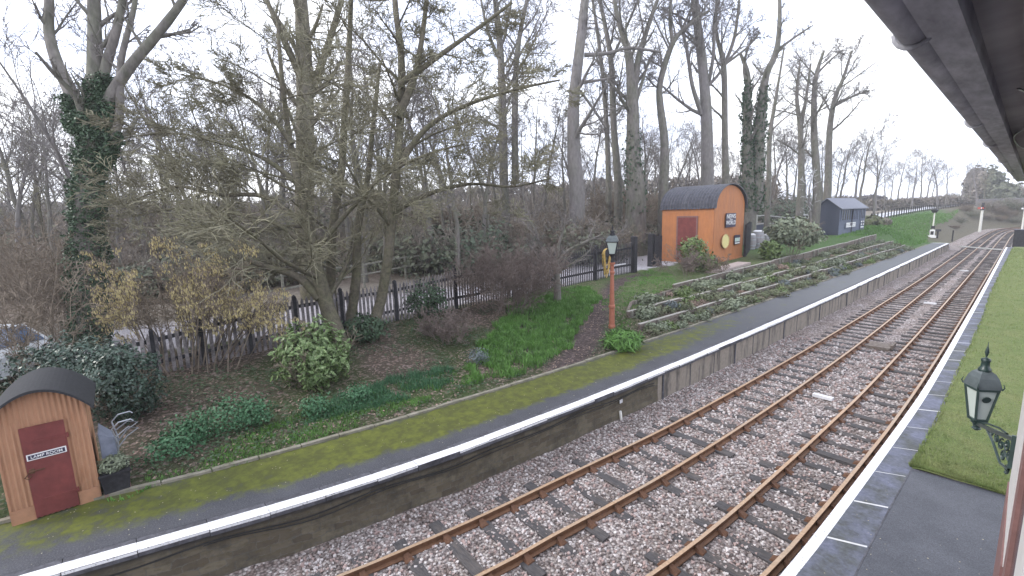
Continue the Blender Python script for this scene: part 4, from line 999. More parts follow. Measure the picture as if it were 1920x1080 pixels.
for x0, x1, z0, z1 in ((.22, .62, .22, .44), (.80, .96, .12, .50)):
    mb = MB(); mb.box(Ln*x0, Ln*x1, -.10, -.06, EV*z0, EV*z1, 0)
    for i in range(3): zz = EV*(z0+(z1-z0)*(i+.6)/3.4); mb.box(Ln*(x0+.02), Ln*(x1-.02), -.12, -.10, zz, zz+.18, 1)
    mb.box(Ln*(x0+(x1-x0)*.42), Ln*(x0+(x1-x0)*.62), -.14, -.12, EV*(z0+(z1-z0)*.45), EV*(z0+(z1-z0)*.95), 2)
    mb.build('notice_panel', [M['shedfront'], M['signwhite'], M['signblue']], root)
mb = MB(); mb.box(Ln*.44, Ln*.45, -.16, -.08, 0, EV*.95); mb.build('downpipe', M['black'], root)

# ---- terrace walls of old sleepers
def kx(y, s): return interp(y, KB)-s
def terrace(s, y0, y1, ztop_f, label, hgt, jog=0):
    root = thing('terrace_wall', (kx(y0, s), y0, ztop_f(y0)-hgt), label, 'terrace wall', 'terrace walls of old sleepers')
    o = root.location.copy(); rng = random.Random(int(s*100)); y = y0; brd = MB(); cap = MB()
    while y < y1:
        L = min(rng.uniform(2.2, 2.7), y1-y)
        if L < .4: break
        a = Vector((kx(y, s)+rng.uniform(-.03, .03)+.05, y+.015, 0)); b = Vector((kx(y+L, s)+rng.uniform(-.03, .03)+.05, y+L-.015, 0))
        zt_ = ztop_f(y)+rng.uniform(-.05, .05)+.07; zu = zt_+(ztop_f(y+L)-ztop_f(y)); k = 2 if hgt < .5 else 3; hb = hgt/k
        for i in range(k):
            ja = rng.uniform(-.015, .015)
            brd.bar(a+Vector((ja, 0, zt_-hb*(i+.5))), b+Vector((ja, 0, zu-hb*(i+.5))), .13, hb-.02)
        cap.bar(a+Vector((0, 0, zt_+.004)), b+Vector((0, 0, zu+.004)), .14, .03)
        if rng.random() < .85:
            n = rng.choice((1, 1, 2, 3))
            for q in range(n):
                pm = MB(); t = rng.uniform(.08, .9); c = a+(b-a)*t; zz = zt_+(zu-zt_)*t+rng.uniform(-.06, .03)
                pm.box(c.x+.07, c.x+.17, c.y-.06, c.y+.06, zz-hgt-.15, zz)
                pm.build('stake', M['greywood'], root, o)
        y += L
    brd.build('sleeper_boards', M['oldsleeper'], root, o); cap.build('bleached_top', M['sleepertop'], root, o)
    return root
terrace(4.0, 25.4, 74, lambda y: ztop(y)+.02, 'tall upper terrace wall of old sleepers below the orange hut', .62)
terrace(2.3, 18.4, 74, lambda y: 1.5+.25*sm((y-30)/40), 'middle terrace wall of old sleepers between the planted beds', .33)
terrace(1.1, 17.6, 74, lambda y: 1.27, 'lowest terrace wall of old sleepers nearest the platform kerb', .33)
# end wall of the upper bed
a = GT(1203, 562); 
root = thing('bed_edging', a, 'mossy sleeper edging turning the corner at the near end of the middle bed', 'terrace wall')
mb = MB(); p0 = Vector((kx(20.2, 3.3), 20.2, 1.62)); p1 = Vector((kx(25.3, 3.6), 25.3, 1.72)); p2 = Vector((kx(18.4, 2.35), 18.4, 1.35))
for z in (0, -.17): mb.bar(p0+Vector((0, 0, z)), p1+Vector((0, 0, z)), .14, .16); mb.bar(p2+Vector((0, 0, z)), p0+Vector((0, 0, z)), .14, .16)
mb.build('sleeper_boards', M['oldsleeper'], root, a)
mb = MB()
for t in (.05, .3, .62, .9): mb = MB(); c = p0+(p1-p0)*t; mb.box(c.x+.08, c.x+.17, c.y-.06, c.y+.06, .9, c.z+.12); mb.build('stake', M['greywood'], root, a)

# ================================================================== TREES
def limb(mb, p, d, L, r, lev, P, rng, rmin):
    ns_ = 5 if lev == 0 else (4 if L > 1.2 else 3)
    pts = [p.copy()]; rad = [r]; d = d.copy(); step = L/ns_; wn = P['wander'][lev]; up = P['up'][lev]
    for i in range(ns_):
        d = d+Vector((rng.uniform(-wn, wn), rng.uniform(-wn, wn), rng.uniform(-wn, wn)+up)); d.normalize()
        p = p+d*step; pts.append(p); rad.append(max(rmin, r*(1-(1-P['taper'])*(i+1)/ns_)))
    mb.tube(pts, rad, 6 if r > .09 else (4 if r > .03 else 3), 0 if r > .035 else 1)
    if lev+1 < P['levels']:
        sprout(mb, pts, rad, L, lev, P, rng, rmin, P['start'][lev])
def sprout(mb, pts, rad, L, lev, P, rng, rmin, t0, n=None, t1=1.0):
    n = n or P['n'][lev]; k = len(pts)-1
    for j in range(n):
        t = t0+(t1-t0)*(j+rng.random())/n; f = t*k; i = min(k-1, int(f)); fr_ = f-i
        q = pts[i]*(1-fr_)+pts[i+1]*fr_; rr = rad[i]*(1-fr_)+rad[i+1]*fr_; ax = (pts[i+1]-pts[i]).normalized()
        s = ax.cross(Vector((rng.uniform(-1, 1), rng.uniform(-1, 1), rng.uniform(-1, 1))))
        if s.length < .05: continue
        s.normalize(); an = P['ang'][lev]*rng.uniform(.75, 1.25); dd = ax*math.cos(an)+s*math.sin(an)
        dd.z = dd.z*P.get('flat', 1)+P.get('lift', 0)
        dd.normalize(); l = L*P['len'][lev]*rng.uniform(.6, 1.25)*(1-.45*(t-t0)/(1-t0+1e-6))
        limb(mb, q, dd, l, max(rmin, min(rr*.75, rr*P['rr'][lev])), lev+1, P, rng, rmin)
TALL = dict(levels=5, wander=[.10, .22, .3, .35, .4], up=[.05, .10, .06, .03, 0], taper=.3, start=[.45, .2, .15, .15], n=[12, 6, 5, 4], ang=[.75, .75, .8, .8], len=[.36, .5, .5, .5], rr=[.4, .5, .5, .6])
def bare_tree(height, r0, P, seed, bark, twig, lean=.0, rmin=.012, stems=1):
    rng = random.Random(seed); mb = MB()
    for s_ in range(stems):
        d = Vector((rng.uniform(-lean, lean), rng.uniform(-lean, lean), 1)).normalized()
        n = 9; pts = [Vector((rng.uniform(-.2, .2)*(stems > 1), rng.uniform(-.2, .2)*(stems > 1), -.3))]; rad = [r0*1.25]
        for i in range(n):
            d = (d+Vector((rng.uniform(-.13, .13), rng.uniform(-.13, .13), .08))).normalized(); pts.append(pts[-1]+d*height/n); rad.append(max(rmin, r0*(1-.85*(i+1)/n)))
        mb.tube(pts, rad, 7, 0)
        sprout(mb, pts, rad, height, 0, P, rng, rmin, P['start'][0])
    return mb
def split_build(mb, name_root, loc, bark, twig, label, cat='tree', group=None):
    """tree > trunk (thick wood), crown (twigs)"""
    root = thing(name_root, loc, label, cat, group)
    for idx, nm, mt in ((0, 'trunk', bark), (1, 'crown', twig)):
        m2 = MB(); mp_ = {}
        for f, m_ in zip(mb.f, mb.m):
            if m_ != idx: continue
            g = []
            for v in f:
                if v not in mp_: mp_[v] = len(m2.v); m2.v.append(mb.v[v])
                g.append(mp_[v])
            m2.f.append(tuple(g)); m2.m.append(0)
        if m2.f: m2.build(nm, M[mt], root, smooth=(idx == 0))
    return root
# ---- wood prototypes
W_ = []
for i, (h, r0, n0, bark, twig) in enumerate(((15, .24, 13, 'barkgrey', 'twiggrey'), (17, .20, 11, 'barkgrey', 'twigdark'), (13, .16, 12, 'barkmoss', 'twigmoss'), (16, .30, 13, 'barkpale', 'twiggrey'), (11, .12, 13, 'barkgrey', 'twigdark'))):
    P = dict(TALL); P['n'] = [n0, 6, 5, 4] if i != 3 else [14, 6, 5, 4]; P['start'] = [.22 if i in (2, 4) else .4, .2, .15, .15]
    P['levels'] = 5 if i in (0, 1, 2) else 4; P['len'] = [.36, .52, .55, .5]; P['n'] = [n0, 6, 5, 3] if i < 3 else P['n']
    W_.append((bare_tree(h, r0, P, 100+i, bark, twig, .06, rmin=.015), bark, twig, h))
protos = []
for mb_, bark, twig, h in W_: protos.append([mb_, bark, twig, h, None])
WL = 'bare leafless tree standing in the wood beyond the fence'
KIND = ['mid grey bare tree with ascending limbs in the wood', 'tall slim dark bare tree in the wood', 'mossy low branching bare tree in the wood', 'thick pale trunked bare tree in the wood', 'short slender bare tree in the wood']
def wood_tree(k, px, dep, scale, rz, label=None, group=None, zoff=0, hpx=None):
    where = 'at the left' if px < 300 else ('in the middle' if px < 800 else 'at the right')
    label = label or KIND[k]+' '+where; group = group or KIND[k]+' '+where
    q = D(px, 400, dep); q = Vector((q.x, q.y, 0)); q.z = tz(q.x, q.y)+zoff
    pr_ = protos[k]
    if hpx is not None: scale = (top_z(q, hpx)-q.z)/(pr_[3]*1.02)
    if pr_[4] is None: o = split_build(pr_[0], 'bare_tree', q, pr_[1], pr_[2], label, 'tree', group); pr_[4] = o
    else: o = copy_tree(pr_[4]); o['label'] = label
    if group: o['group'] = group
    elif 'group' in o: del o['group']
    o.location = q; o.rotation_euler = (0, 0, rz); o.scale = (scale,)*3
    return o
rng = random.Random(9)
NW = 0
for dep0, dep1, n, xa, xb in ((29, 38, 15, -80, 900), (38, 54, 38, -120, 1060), (54, 84, 56, -150, 1250)):
    for i in range(n):
        px = xa+(xb-xa)*(i+rng.random())/n
        wood_tree(rng.choice((0, 1, 2, 3, 4, 0, 1)), px, rng.uniform(dep0, dep1), rng.uniform(.85, 1.2), rng.uniform(0, 6.28)); NW += 1
# thinner far screen across the right-hand sky, tops follow the photograph's skyline
for i in range(34):
    px = 1090+(1640-1090)*(i+rng.random())/34
    wood_tree(rng.choice((0, 0, 3, 1)), px, rng.uniform(78, 105), 1, rng.uniform(0, 6.28), label='small bare tree far behind the orange hut and the shed', group='far bare trees behind the huts', hpx=rng.uniform(225, 285))
FL = {1640: 'broad bare far tree just left of the thin pole-like one', }
far = [(1640, 270, 3), (1655, 300, 0), (1682, 285, 0), (1708, 290, 3), (1722, 283, 0), (1733, 298, 3), (1757, 290, 3), (1770, 298, 0), (1795, 298, 3), (1815, 310, 0), (1830, 306, 3), (1842, 312, 2), (1668, 308, 0), (1745, 312, 0), (1698, 316, 0)]
ORD = ['first', 'second', 'third', 'fourth', 'fifth', 'sixth', 'seventh', 'eighth', 'ninth', 'tenth', 'eleventh', 'twelfth', 'thirteenth', 'fourteenth', 'last']
for i, (px, tp, k) in enumerate(sorted(far)):
    wood_tree(k, px, 120+(i*7) % 30, 1, i*1.3, label=ORD[i]+' bare tree from the left in the far line above the lane', group='far line of bare trees by the lane', hpx=tp)

# ---- individually modelled trees: stems follow the photograph's trunks at each tree's own distance
def hero(name, dep, stems, label, bark, twig, seed, nside=6, P=None, rmin=.014, lens=.22, ivy=None, ivyn=0, base_px=None, t0=.25, depj=.0, group=None):
    rng = random.Random(seed); mb = MB(); P = P or dict(TALL, levels=4, n=[9, 6, 5, 4], start=[.2, .15, .15, .1]); paths = []
    first = stems[0][0]; b = D(first[0], first[1], dep); g_ = Vector((b.x, b.y, tz(b.x, b.y)))
    for si, st in enumerate(stems):
        pts = []; rad = []
        for j, (x, y, w_) in enumerate(st):
            dj = dep+(depj*ns(j*.7, si*3.1)*j if j else 0)
            pts.append(D(x, y, dj)); rad.append(w_*dj/FPX/2)
        if si == 0 and pts[0].z > g_.z-.1: pts.insert(0, Vector((g_.x, g_.y, g_.z-.3))); rad.insert(0, rad[0]*1.25)
        # resample smoothly
        Q = []; q = []
        for i in range(len(pts)-1):
            p0 = pts[max(i-1, 0)]; p1 = pts[i]; p2 = pts[i+1]; p3 = pts[min(i+2, len(pts)-1)]
            for k in range(4):
                t = k/4; Q.append(.5*((2*p1)+(p2-p0)*t+(2*p0-5*p1+4*p2-p3)*t*t+(3*p1-p0-3*p2+p3)*t**3)); q.append(rad[i]*(1-t)+rad[i+1]*t)
        Q.append(pts[-1]); q.append(rad[-1])
        q = [r_*(1+.06*ns(i*.9, si, 1)) for i, r_ in enumerate(q)]
        mb.tube(Q, q, 8 if q[0] > .1 else 6, 0); paths.append((Q, q))
        L = sum((Q[i+1]-Q[i]).length for i in range(len(Q)-1))
        if nside: sprout(mb, Q, q, min(L, 14)*lens/.36, 0, P, rng, rmin, t0, n=int(nside*(1 if si == 0 else .8)))
    mb.v = [(a-g_.x, b_-g_.y, c-g_.z) for a, b_, c in mb.v]
    root = split_build(mb, name, g_, bark, twig, label, 'tree', group)
    if ivy:
        m2 = MB()
        for (Q, q), (ya, yb) in zip(paths, ivy):
            if yb is None: continue
            for _ in range(ivyn):
                i = rng.randrange(len(Q)-1); t = rng.random(); p = Q[i]*(1-t)+Q[i+1]*t; py = pix(p)[1]
                if py < ya or py > yb or rng.random() > min(1, (py-ya)/50+.25): continue
                a = rng.uniform(0, 6.28); a0_ = math.cos(a)*1.5
                r_ = (q[i]*(1-t)+q[i+1]*t)*(1+1.1*max(0, ns(p.z*1.3, a0_, 1, seed)))+.04*rng.random()+(.22*rng.random() if rng.random() < .08 else 0)
                leaves(m2, p+Vector((math.cos(a)*r_, math.sin(a)*r_, 0))*1.05-g_, (.10, .10, .16), 5, .085 if dep < 30 else .15, rng, inner=.2, elong=1.2)
        m2.build('ivy', M['ivy'], root)
    return root
hero('ivy_clad_tree', 18.0, [[(168, 640, 50), (165, 520, 45), (165, 400, 42), (172, 290, 40), (178, 200, 32), (178, 100, 24), (176, 0, 20), (172, -120, 14)],
    [(160, 250, 30), (138, 185, 24), (108, 120, 20), (92, 60, 17), (92, -20, 14), (80, -120, 9)],
    [(188, 260, 26), (205, 190, 22), (240, 130, 19), (290, 70, 17), (340, 5, 14), (390, -80, 10)],
    [(183, 190, 20), (200, 120, 17), (220, 50, 15), (236, -30, 12), (250, -110, 8)],
    [(184, 320, 20), (222, 230, 15), (226, 120, 11), (250, 20, 9), (262, -60, 6)]],
    'great ivy clad tree forking into pale limbs behind the lamp hut', 'barkgrey', 'twiggrey', 5, 9, lens=.2, ivy=[(150, 640), (180, 400), (190, 400), (140, 400), (250, 400)], ivyn=7500, t0=.45)
SPREAD = dict(TALL, levels=5, n=[12, 8, 6, 4], start=[.2, .12, .12, .15], ang=[1.15, .7, .65, .6], len=[.36, .7, .68, .8], up=[.02, .012, .02, .02, 0], wander=[.12, .16, .22, .3, .35], flat=.7, lift=.05)
hero('spreading_tree', 17.3, [[(640, 650, 32), (612, 570, 27), (592, 490, 22), (575, 410, 17), (556, 330, 13), (540, 240, 10), (528, 140, 8), (520, 40, 5)],
    [(600, 560, 18), (560, 520, 15), (500, 500, 11), (440, 480, 8)],
    [(585, 470, 12), (520, 420, 9), (440, 400, 7), (350, 390, 5), (250, 405, 3)],
    [(578, 430, 12), (500, 370, 9), (410, 365, 7), (330, 350, 5), (250, 375, 3)],
    [(565, 350, 12), (500, 300, 8), (420, 270, 6), (330, 250, 4), (260, 255, 3)],
    [(590, 470, 12), (650, 400, 9), (720, 330, 7), (800, 290, 5), (870, 270, 3)],
    [(548, 270, 10), (490, 200, 7), (420, 160, 5), (340, 140, 3)]],
    'broad spreading tree with lichen covered low branches over the middle of the picket fence', 'barkmoss', 'twigmoss', 21, 13, P=SPREAD, rmin=.010, lens=.34, t0=.25, depj=.25)
hero('leaning_mossy_tree', 18.6, [[(700, 612, 22), (715, 560, 19), (728, 480, 18), (736, 400, 17), (745, 300, 16), (752, 200, 15), (752, 100, 13), (742, 20, 11), (735, -90, 8)],
    [(747, 220, 16), (775, 150, 13), (790, 80, 10), (800, 0, 8)], [(740, 320, 16), (800, 240, 10), (880, 195, 7), (980, 165, 5), (1050, 150, 3)],
    [(748, 160, 12), (830, 100, 9), (900, 50, 7), (960, 5, 5)], [(735, 400, 12), (800, 365, 9), (880, 345, 6), (960, 350, 4), (1030, 335, 3)]],
    'leaning mossy tree rising from the fence with long limbs reaching right', 'barkmoss', 'twigmoss', 33, 12, P=SPREAD, rmin=.010, lens=.30, t0=.3, depj=.2)
hero('twin_stem_tree', 19.5, [[(628, 625, 20), (620, 520, 18), (625, 420, 15), (640, 320, 14), (648, 200, 12), (655, 80, 10), (660, -40, 7)], [(655, 612, 20), (668, 520, 17), (672, 420, 14), (690, 330, 10), (700, 230, 8), (712, 120, 6)]],
    'slender twin stemmed tree beside the spotted laurel', 'barkmoss', 'twigmoss', 41, 11, P=SPREAD, rmin=.010, lens=.22, t0=.3, depj=.2)
hero('mossy_trunk_tree', 27, [[(572, 420, 34), (572, 300, 32), (572, 180, 30), (568, 60, 26), (560, -60, 18)], [(572, 200, 16), (610, 100, 12), (640, 0, 9)], [(570, 160, 14), (535, 80, 11), (500, 0, 8)]],
    'tall mossy trunk rising directly behind the spreading tree', 'barkmoss', 'twigmoss', 51, 14, lens=.3)
tall = [
 ('tall_tree', 44, [[(945, 345, 18), (942, 200, 16), (937, 80, 13), (925, -30, 9)], [(966, 345, 14), (966, 170, 12), (974, 70, 9), (995, -30, 6)], [(940, 120, 8), (915, 60, 6), (900, -10, 4)]], 'pair of tall bare trunks left of the open sky', 'barkgrey'),
 ('tall_tree', 42, [[(1082, 370, 29), (1076, 280, 25), (1076, 190, 22), (1088, 80, 19), (1100, -30, 15)], [(1096, 103, 9), (1140, 100, 7), (1180, 90, 6), (1240, 98, 4)], [(1092, 155, 7), (1125, 150, 5), (1155, 145, 4)], [(1088, 170, 5), (1120, 215, 5), (1136, 240, 4)]], 'stout pale leaning trunk with a bare limb level to the right', 'barkpale'),
 ('tall_tree', 50, [[(1141, 350, 11), (1138, 250, 9), (1131, 150, 8), (1120, 60, 6), (1108, -20, 4)]], 'thin dark trunk right of the stout leaning one', 'barkgrey'),
 ('tall_tree', 48, [[(1159, 350, 15), (1151, 240, 12), (1146, 120, 10), (1135, 50, 8), (1118, -30, 6)], [(1147, 110, 6), (1175, 50, 5), (1205, -20, 3)]], 'middle slim trunk of the trio left of the ivy based tree', 'barkgrey'),
 ('tall_tree', 45, [[(1192, 365, 36), (1187, 280, 26), (1186, 190, 21), (1178, 100, 14), (1160, 40, 9), (1148, -20, 6)], [(1187, 190, 16), (1195, 120, 12), (1215, 50, 9), (1240, -20, 6)], [(1190, 200, 8), (1205, 150, 6), (1218, 110, 4)]], 'thick forked trunk with an ivy covered foot left of the hut roof', 'barkgrey'),
 ('tall_tree', 46, [[(1244, 365, 18), (1246, 270, 15), (1238, 200, 13), (1237, 160, 11), (1250, 110, 11), (1268, 70, 9), (1300, 40, 7), (1330, 20, 5)], [(1262, 85, 8), (1256, 30, 6), (1262, -30, 4)], [(1268, 75, 5), (1290, 30, 4), (1310, -20, 3)]], 'kinked slender trunk standing over the left end of the hut roof', 'barkgrey'),
 ('tall_tree', 47, [[(1326, 365, 24), (1325, 230, 20), (1318, 130, 17), (1307, 40, 15), (1298, -40, 12)], [(1316, 215, 9), (1298, 160, 7), (1288, 95, 6), (1270, 20, 4)], [(1328, 160, 7), (1338, 100, 6), (1340, 30, 5), (1360, -30, 3)]], 'tall straight pale trunk directly behind the hut roof', 'barkpale'),
 ('tall_tree', 50, [[(1361, 365, 14), (1359, 260, 11), (1357, 125, 10), (1343, 60, 6), (1345, -20, 4)], [(1357, 125, 7), (1377, 70, 6), (1386, 0, 4)], [(1360, 120, 5), (1400, 90, 4), (1425, 60, 3)]], 'slim trunk forking like a Y right of the hut apex', 'barkgrey'),
 ('tall_tree', 58, [[(1441, 365, 9), (1443, 260, 8), (1452, 200, 6), (1462, 140, 4), (1470, 90, 3)]], 'thin trunk close on the right of the ivy covered pair', 'barkgrey'),
 ('tall_tree', 60, [[(1502, 350, 12), (1501, 250, 9), (1494, 180, 6), (1500, 120, 4)], [(1501, 245, 6), (1512, 180, 5), (1520, 120, 3)]], 'left tree of the three spreading crowns above the shed', 'barkgrey'),
 ('tall_tree', 60, [[(1532, 355, 14), (1526, 240, 11), (1529, 150, 8), (1545, 95, 4)], [(1530, 140, 5), (1560, 110, 3), (1580, 95, 2)]], 'middle tree of the three spreading crowns above the shed', 'barkgrey'),
 ('tall_tree', 62, [[(1552, 355, 13), (1556, 240, 10), (1567, 180, 8), (1580, 150, 6), (1597, 95, 3)], [(1562, 200, 6), (1600, 180, 4), (1630, 170, 3)]], 'right tree of the three spreading crowns above the shed', 'barkgrey'),
]
for i, (nm, dep, st, lab, bark) in enumerate(tall):
    ivy = [(240, 400)] if i == 4 else None
    hero(nm, dep, st, lab, bark, 'twiggrey', 200+i, 11 if i != 1 else 6, rmin=.015, lens=.40, t0=.42 if i < 9 else .35, ivy=ivy, ivyn=900,
         P=dict(TALL, levels=5, n=[10, 7, 5, 4], start=[.2, .15, .12, .1], ang=[.85, .8, .8, .8], len=[.36, .55, .55, .5]))
hero('ivy_clad_pair', 52, [[(1405, 395, 24), (1402, 300, 20), (1401, 200, 14), (1402, 140, 9), (1388, 100, 5)], [(1418, 395, 24), (1420, 300, 22), (1428, 200, 17), (1437, 140, 12), (1456, 95, 10), (1462, 30, 7), (1460, -40, 5)], [(1402, 170, 7), (1395, 120, 5), (1410, 70, 3)], [(1456, 95, 6), (1490, 70, 4), (1520, 50, 3)]],
     'two tall stems thickly covered with ivy right of the orange hut', 'barkgrey', 'twiggrey', 77, 10, rmin=.017, lens=.2, ivy=[(150, 400), (160, 400)], ivyn=2200, t0=.4)
# small orchard-like tree on the bank and the little tree by the shed
hero('small_gnarled_tree', 25, [[(1045, 545, 14), (1044, 515, 13), (1042, 490, 12)], [(1042, 495, 9), (1015, 470, 7), (1003, 430, 5), (985, 405, 3)], [(1042, 495, 9), (1065, 470, 6), (1095, 455, 5), (1130, 440, 3)], [(1040, 500, 7), (1020, 490, 6), (990, 460, 4)], [(1043, 490, 7), (1050, 450, 5), (1060, 420, 3)]],
     'small gnarled bare tree growing against the front of the picket fence', 'barkgrey', 'twiggrey', 91, 8, P=dict(TALL, levels=4, n=[8, 6, 5, 4], ang=[.9, .8, .8, .8], start=[.3, .15, .1, .1], len=[.6, .55, .5, .5]), rmin=.011, lens=.5, t0=.5)
hero('pale_sapling', 52, [[(1521, 450, 5), (1519, 400, 4), (1517, 360, 3), (1522, 335, 2)]], 'slender pale leafless sapling in front of the charcoal shed', 'barkpale', 'wool', 95, 16, P=dict(TALL, levels=3, n=[9, 5, 4], start=[.25, .15, .1, .1], ang=[.8, .7, .8, .8]), rmin=.014, lens=.3, t0=.35)
print('wood', NW)

# ================================================================== SHRUBS AND UNDERGROWTH
BUSH = dict(levels=3, wander=[.22, .3, .35, .4], up=[.05, .02, 0, 0], taper=.35, start=[.25, .2, .2, .2], n=[7, 5, 4, 4], ang=[.6, .7, .8, .8], len=[.5, .5, .5, .5], rr=[.55, .6, .6, .6])
def bush_mesh(n, w, h, seed, r=.018, rmin=.007, spread=.6, P=BUSH, foot=.35, ly=None):
    rng = random.Random(seed); mb = MB()
    for i in range(n):
        a = rng.uniform(0, 6.283); q = math.sqrt(rng.random()); x, y = math.cos(a)*q*w*foot, math.sin(a)*q*(ly or w)*foot
        d = Vector((math.cos(a)*q*spread, math.sin(a)*q*spread, 1)).normalized()
        limb(mb, Vector((x, y, -.1)), d, h*rng.uniform(.6, 1.1), r*rng.uniform(.7, 1.3), 0, P, rng, rmin)
    return mb
def thicket_proto(seed, green, twig, leafm, label, group, n=70, w=3.0, h=2.6):
    mb = bush_mesh(n, w, h, seed, .022, .011, .8); rng = random.Random(seed+1)
    root = thing('thicket', (0, 0, 0), label, 'thicket', group)
    mb.build('stems', M[twig], root)
    if green:
        m2 = MB(); leaves(m2, (0, 0, h*.42), (w*.95, w*.95, h*.55), green, .17, rng, inner=.35, lump=.6, seed=seed, elong=1.5); m2.build('foliage', M[leafm], root)
    return root
LB = ('tangled brown thicket under the trees of the wood', 'brown thickets under the wood')
LG = ('dark evergreen thicket under the trees of the wood', 'evergreen thickets under the wood')
M['undergreen'] = mat('dull_holly_leaf', (.075, .10, .065), rough=.6, var=.4, scale=6)
pb_ = [thicket_proto(301, 260, 'hedge', 'hedge', *LB), thicket_proto(302, 0, 'twigbrown', 'hedge', *LB, n=90), thicket_proto(303, 1700, 'hedge', 'undergreen', *LG, n=25), thicket_proto(304, 1500, 'hedge', 'conifer', *LG, n=35)]
used = set(); rng = random.Random(55)
def put(k, px, dep, sc_, py=400):
    q = D(px, py, dep); q.z = tz(q.x, q.y)-.05
    o = pb_[k] if k not in used else copy_tree(pb_[k]); used.add(k)
    w_ = 'at the left' if px < 400 else ('in the middle' if px < 900 else ('left of the orange hut' if px < 1240 else 'far to the right'))
    b_ = {0: 'grey brown bramble thicket under the trees', 1: 'leafless stemmy thicket under the trees', 2: 'dark glossy evergreen thicket under the trees', 3: 'dull green leafy thicket under the trees'}[k]
    o['label'] = b_+' '+w_; o['group'] = b_+' '+w_
    o.location = q; o.rotation_euler = (0, 0, rng.uniform(0, 6.28)); o.scale = (sc_*rng.uniform(.9, 1.2), sc_*rng.uniform(.9, 1.2), sc_*rng.uniform(.85, 1.15)); return o
for i in range(9): put(rng.choice((0, 1, 1, 3)), -120+480*(i+rng.random())/9, rng.uniform(28, 34), rng.uniform(.9, 1.2))
for i in range(22): put(rng.choice((0, 1, 0, 3, 3)), -150+1330*(i+rng.random())/22, rng.uniform(40, 48), rng.uniform(1.2, 1.7))
for i in range(24): put(rng.choice((0, 1, 0, 3)), -150+1450*(i+rng.random())/24, rng.uniform(54, 68), rng.uniform(1.8, 2.5))
for i in range(20): put(rng.choice((0, 1, 0)), 0+1440*(i+rng.random())/20, rng.uniform(84, 112), rng.uniform(2.2, 3.0))
for px, dep, s_ in ((330, 30, 1.1), (400, 31, 1.2), (470, 33, 1.15), (560, 35, 1.3), (790, 38, 1.5), (860, 39, 1.6), (940, 41, 1.5), (1010, 43, 1.5), (1110, 46, 1.5), (1180, 48, 1.3), (210, 28, 1.0)): put(rng.choice((2, 3)), px, dep, s_)
for px, dep, s_ in ((1462, 84, 2.0), (1490, 92, 2.1), (1550, 115, 1.8)): put(2, px, dep, s_)
for px, dep, s_ in ((1870, 175, 2.6), (1845, 185, 2.4), (1900, 178, 2.4), (1820, 190, 2.0), (1885, 172, 2.2), (1915, 170, 2.0), (1790, 150, 1.5), (1835, 165, 1.3), (1860, 178, 2.0)): put(rng.choice((0, 1, 3)), px, dep, s_)
for px, py, s_ in ((1800, 418, .5), (1822, 408, .6), (1850, 412, .6), (1868, 404, .8), (1893, 408, .7), (1908, 400, .9), (1858, 396, 1.0), (1884, 394, 1.0), (1812, 398, .6), (1875, 415, .5), (1790, 430, .4), (1900, 418, .5)):
    q = GT(px, py); o = put(rng.choice((0, 1, 3)), px, pix(q)[2], s_); o.location = q
# tangle of stems at the left edge
for i, (px, dep, h) in enumerate(((-40, 21, 4.8), (45, 20, 4.6), (118, 18, 4.2), (40, 13.4, 3.6))):
    q = D(px, 640, dep); q.z = tz(q.x, q.y)
    mb = bush_mesh(22 if i < 3 else 11, 1.1, h, 400+i, .022, .008, .35, P=dict(BUSH, levels=4, n=[6, 5, 4, 3], start=[.15, .2, .2, .2], wander=[.2, .3, .4, .4]))
    root = thing('tall_brush', q, ('tall brown brush tangled at the left edge of the view', 'tall brown brush standing over the silver car', 'tall brown brush at the foot of the ivy clad tree', 'thin upright stems crossing in front of the silver car')[i], 'brush'); mb.build('stems', M['twigbrown'], root)

def leaf_bush(name, px, py, rpx, hpx, label, mt, n, size, seed, cat='shrub', stems=0, elong=1.7, inner=.5, lump=.35, blobs=None, dep=None, ivt=None):
    """rounded shrub standing on the ground at a photo position; rpx/hpx its half width and height in the photo"""
    b = GT(px, py) if dep is None else None
    if dep is not None: b = D(px, py, dep); b.z = tz(b.x, b.y)
    dp = pix(b)[2]; r = rpx*dp/FPX; h = hpx*dp/FPX; rng = random.Random(seed)
    root = thing(name, b, label, cat); mb = MB()
    if blobs is None: blobs = [(0, 0, .5, 1, .55)]
    for (ox, oy, oz, sr, sh) in blobs:
        leaves(mb, (AR.x*ox*r+AF.x*oy*r, AR.y*ox*r+AF.y*oy*r, h*oz), (r*sr, r*sr, h*sh), int(n/len(blobs)), size, rng, inner=inner, lump=lump, elong=elong, seed=seed+ox, zmin=-.05)
    mb.build('foliage', M[mt], root)
    if stems:
        mb = bush_mesh(stems, r, h*.9, seed+3, .018, .008, .7); mb.build('stems', M['twigbrown'], root)
    return root, b, r, h
leaf_bush('spotted_laurel', 592, 722, 62, 112, 'rounded spotted laurel with yellow speckled leaves in front of the fence', 'spotleaf', 3000, .10, 1, stems=14, elong=2.3, lump=.5, inner=.35)
leaf_bush('dark_laurel', 140, 800, 86, 132, 'big dark laurel crowding behind the lamp hut roof', 'laurel', 8000, .065, 2, blobs=[(-.5, .3, .55, .8, .45), (.3, .2, .6, .75, .42), (.9, 0, .5, .5, .4)], lump=.5, stems=8, dep=12.6)
leaf_bush('glossy_laurel', 245, 785, 58, 130, 'glossy dark laurel drooping beside the left end of the fence', 'laurel', 5200, .06, 3, lump=.45, stems=6)
leaf_bush('ground_plant', 395, 822, 82, 62, 'wide low patch of blue green leafy plants near the kerb', 'bedgreen', 3400, .06, 4, 'plant', blobs=[(-.45, 0, .3, .55, .5), (.2, .3, .5, .65, .6), (.75, .5, .5, .4, .5)], elong=1.1, inner=.4, lump=.5)
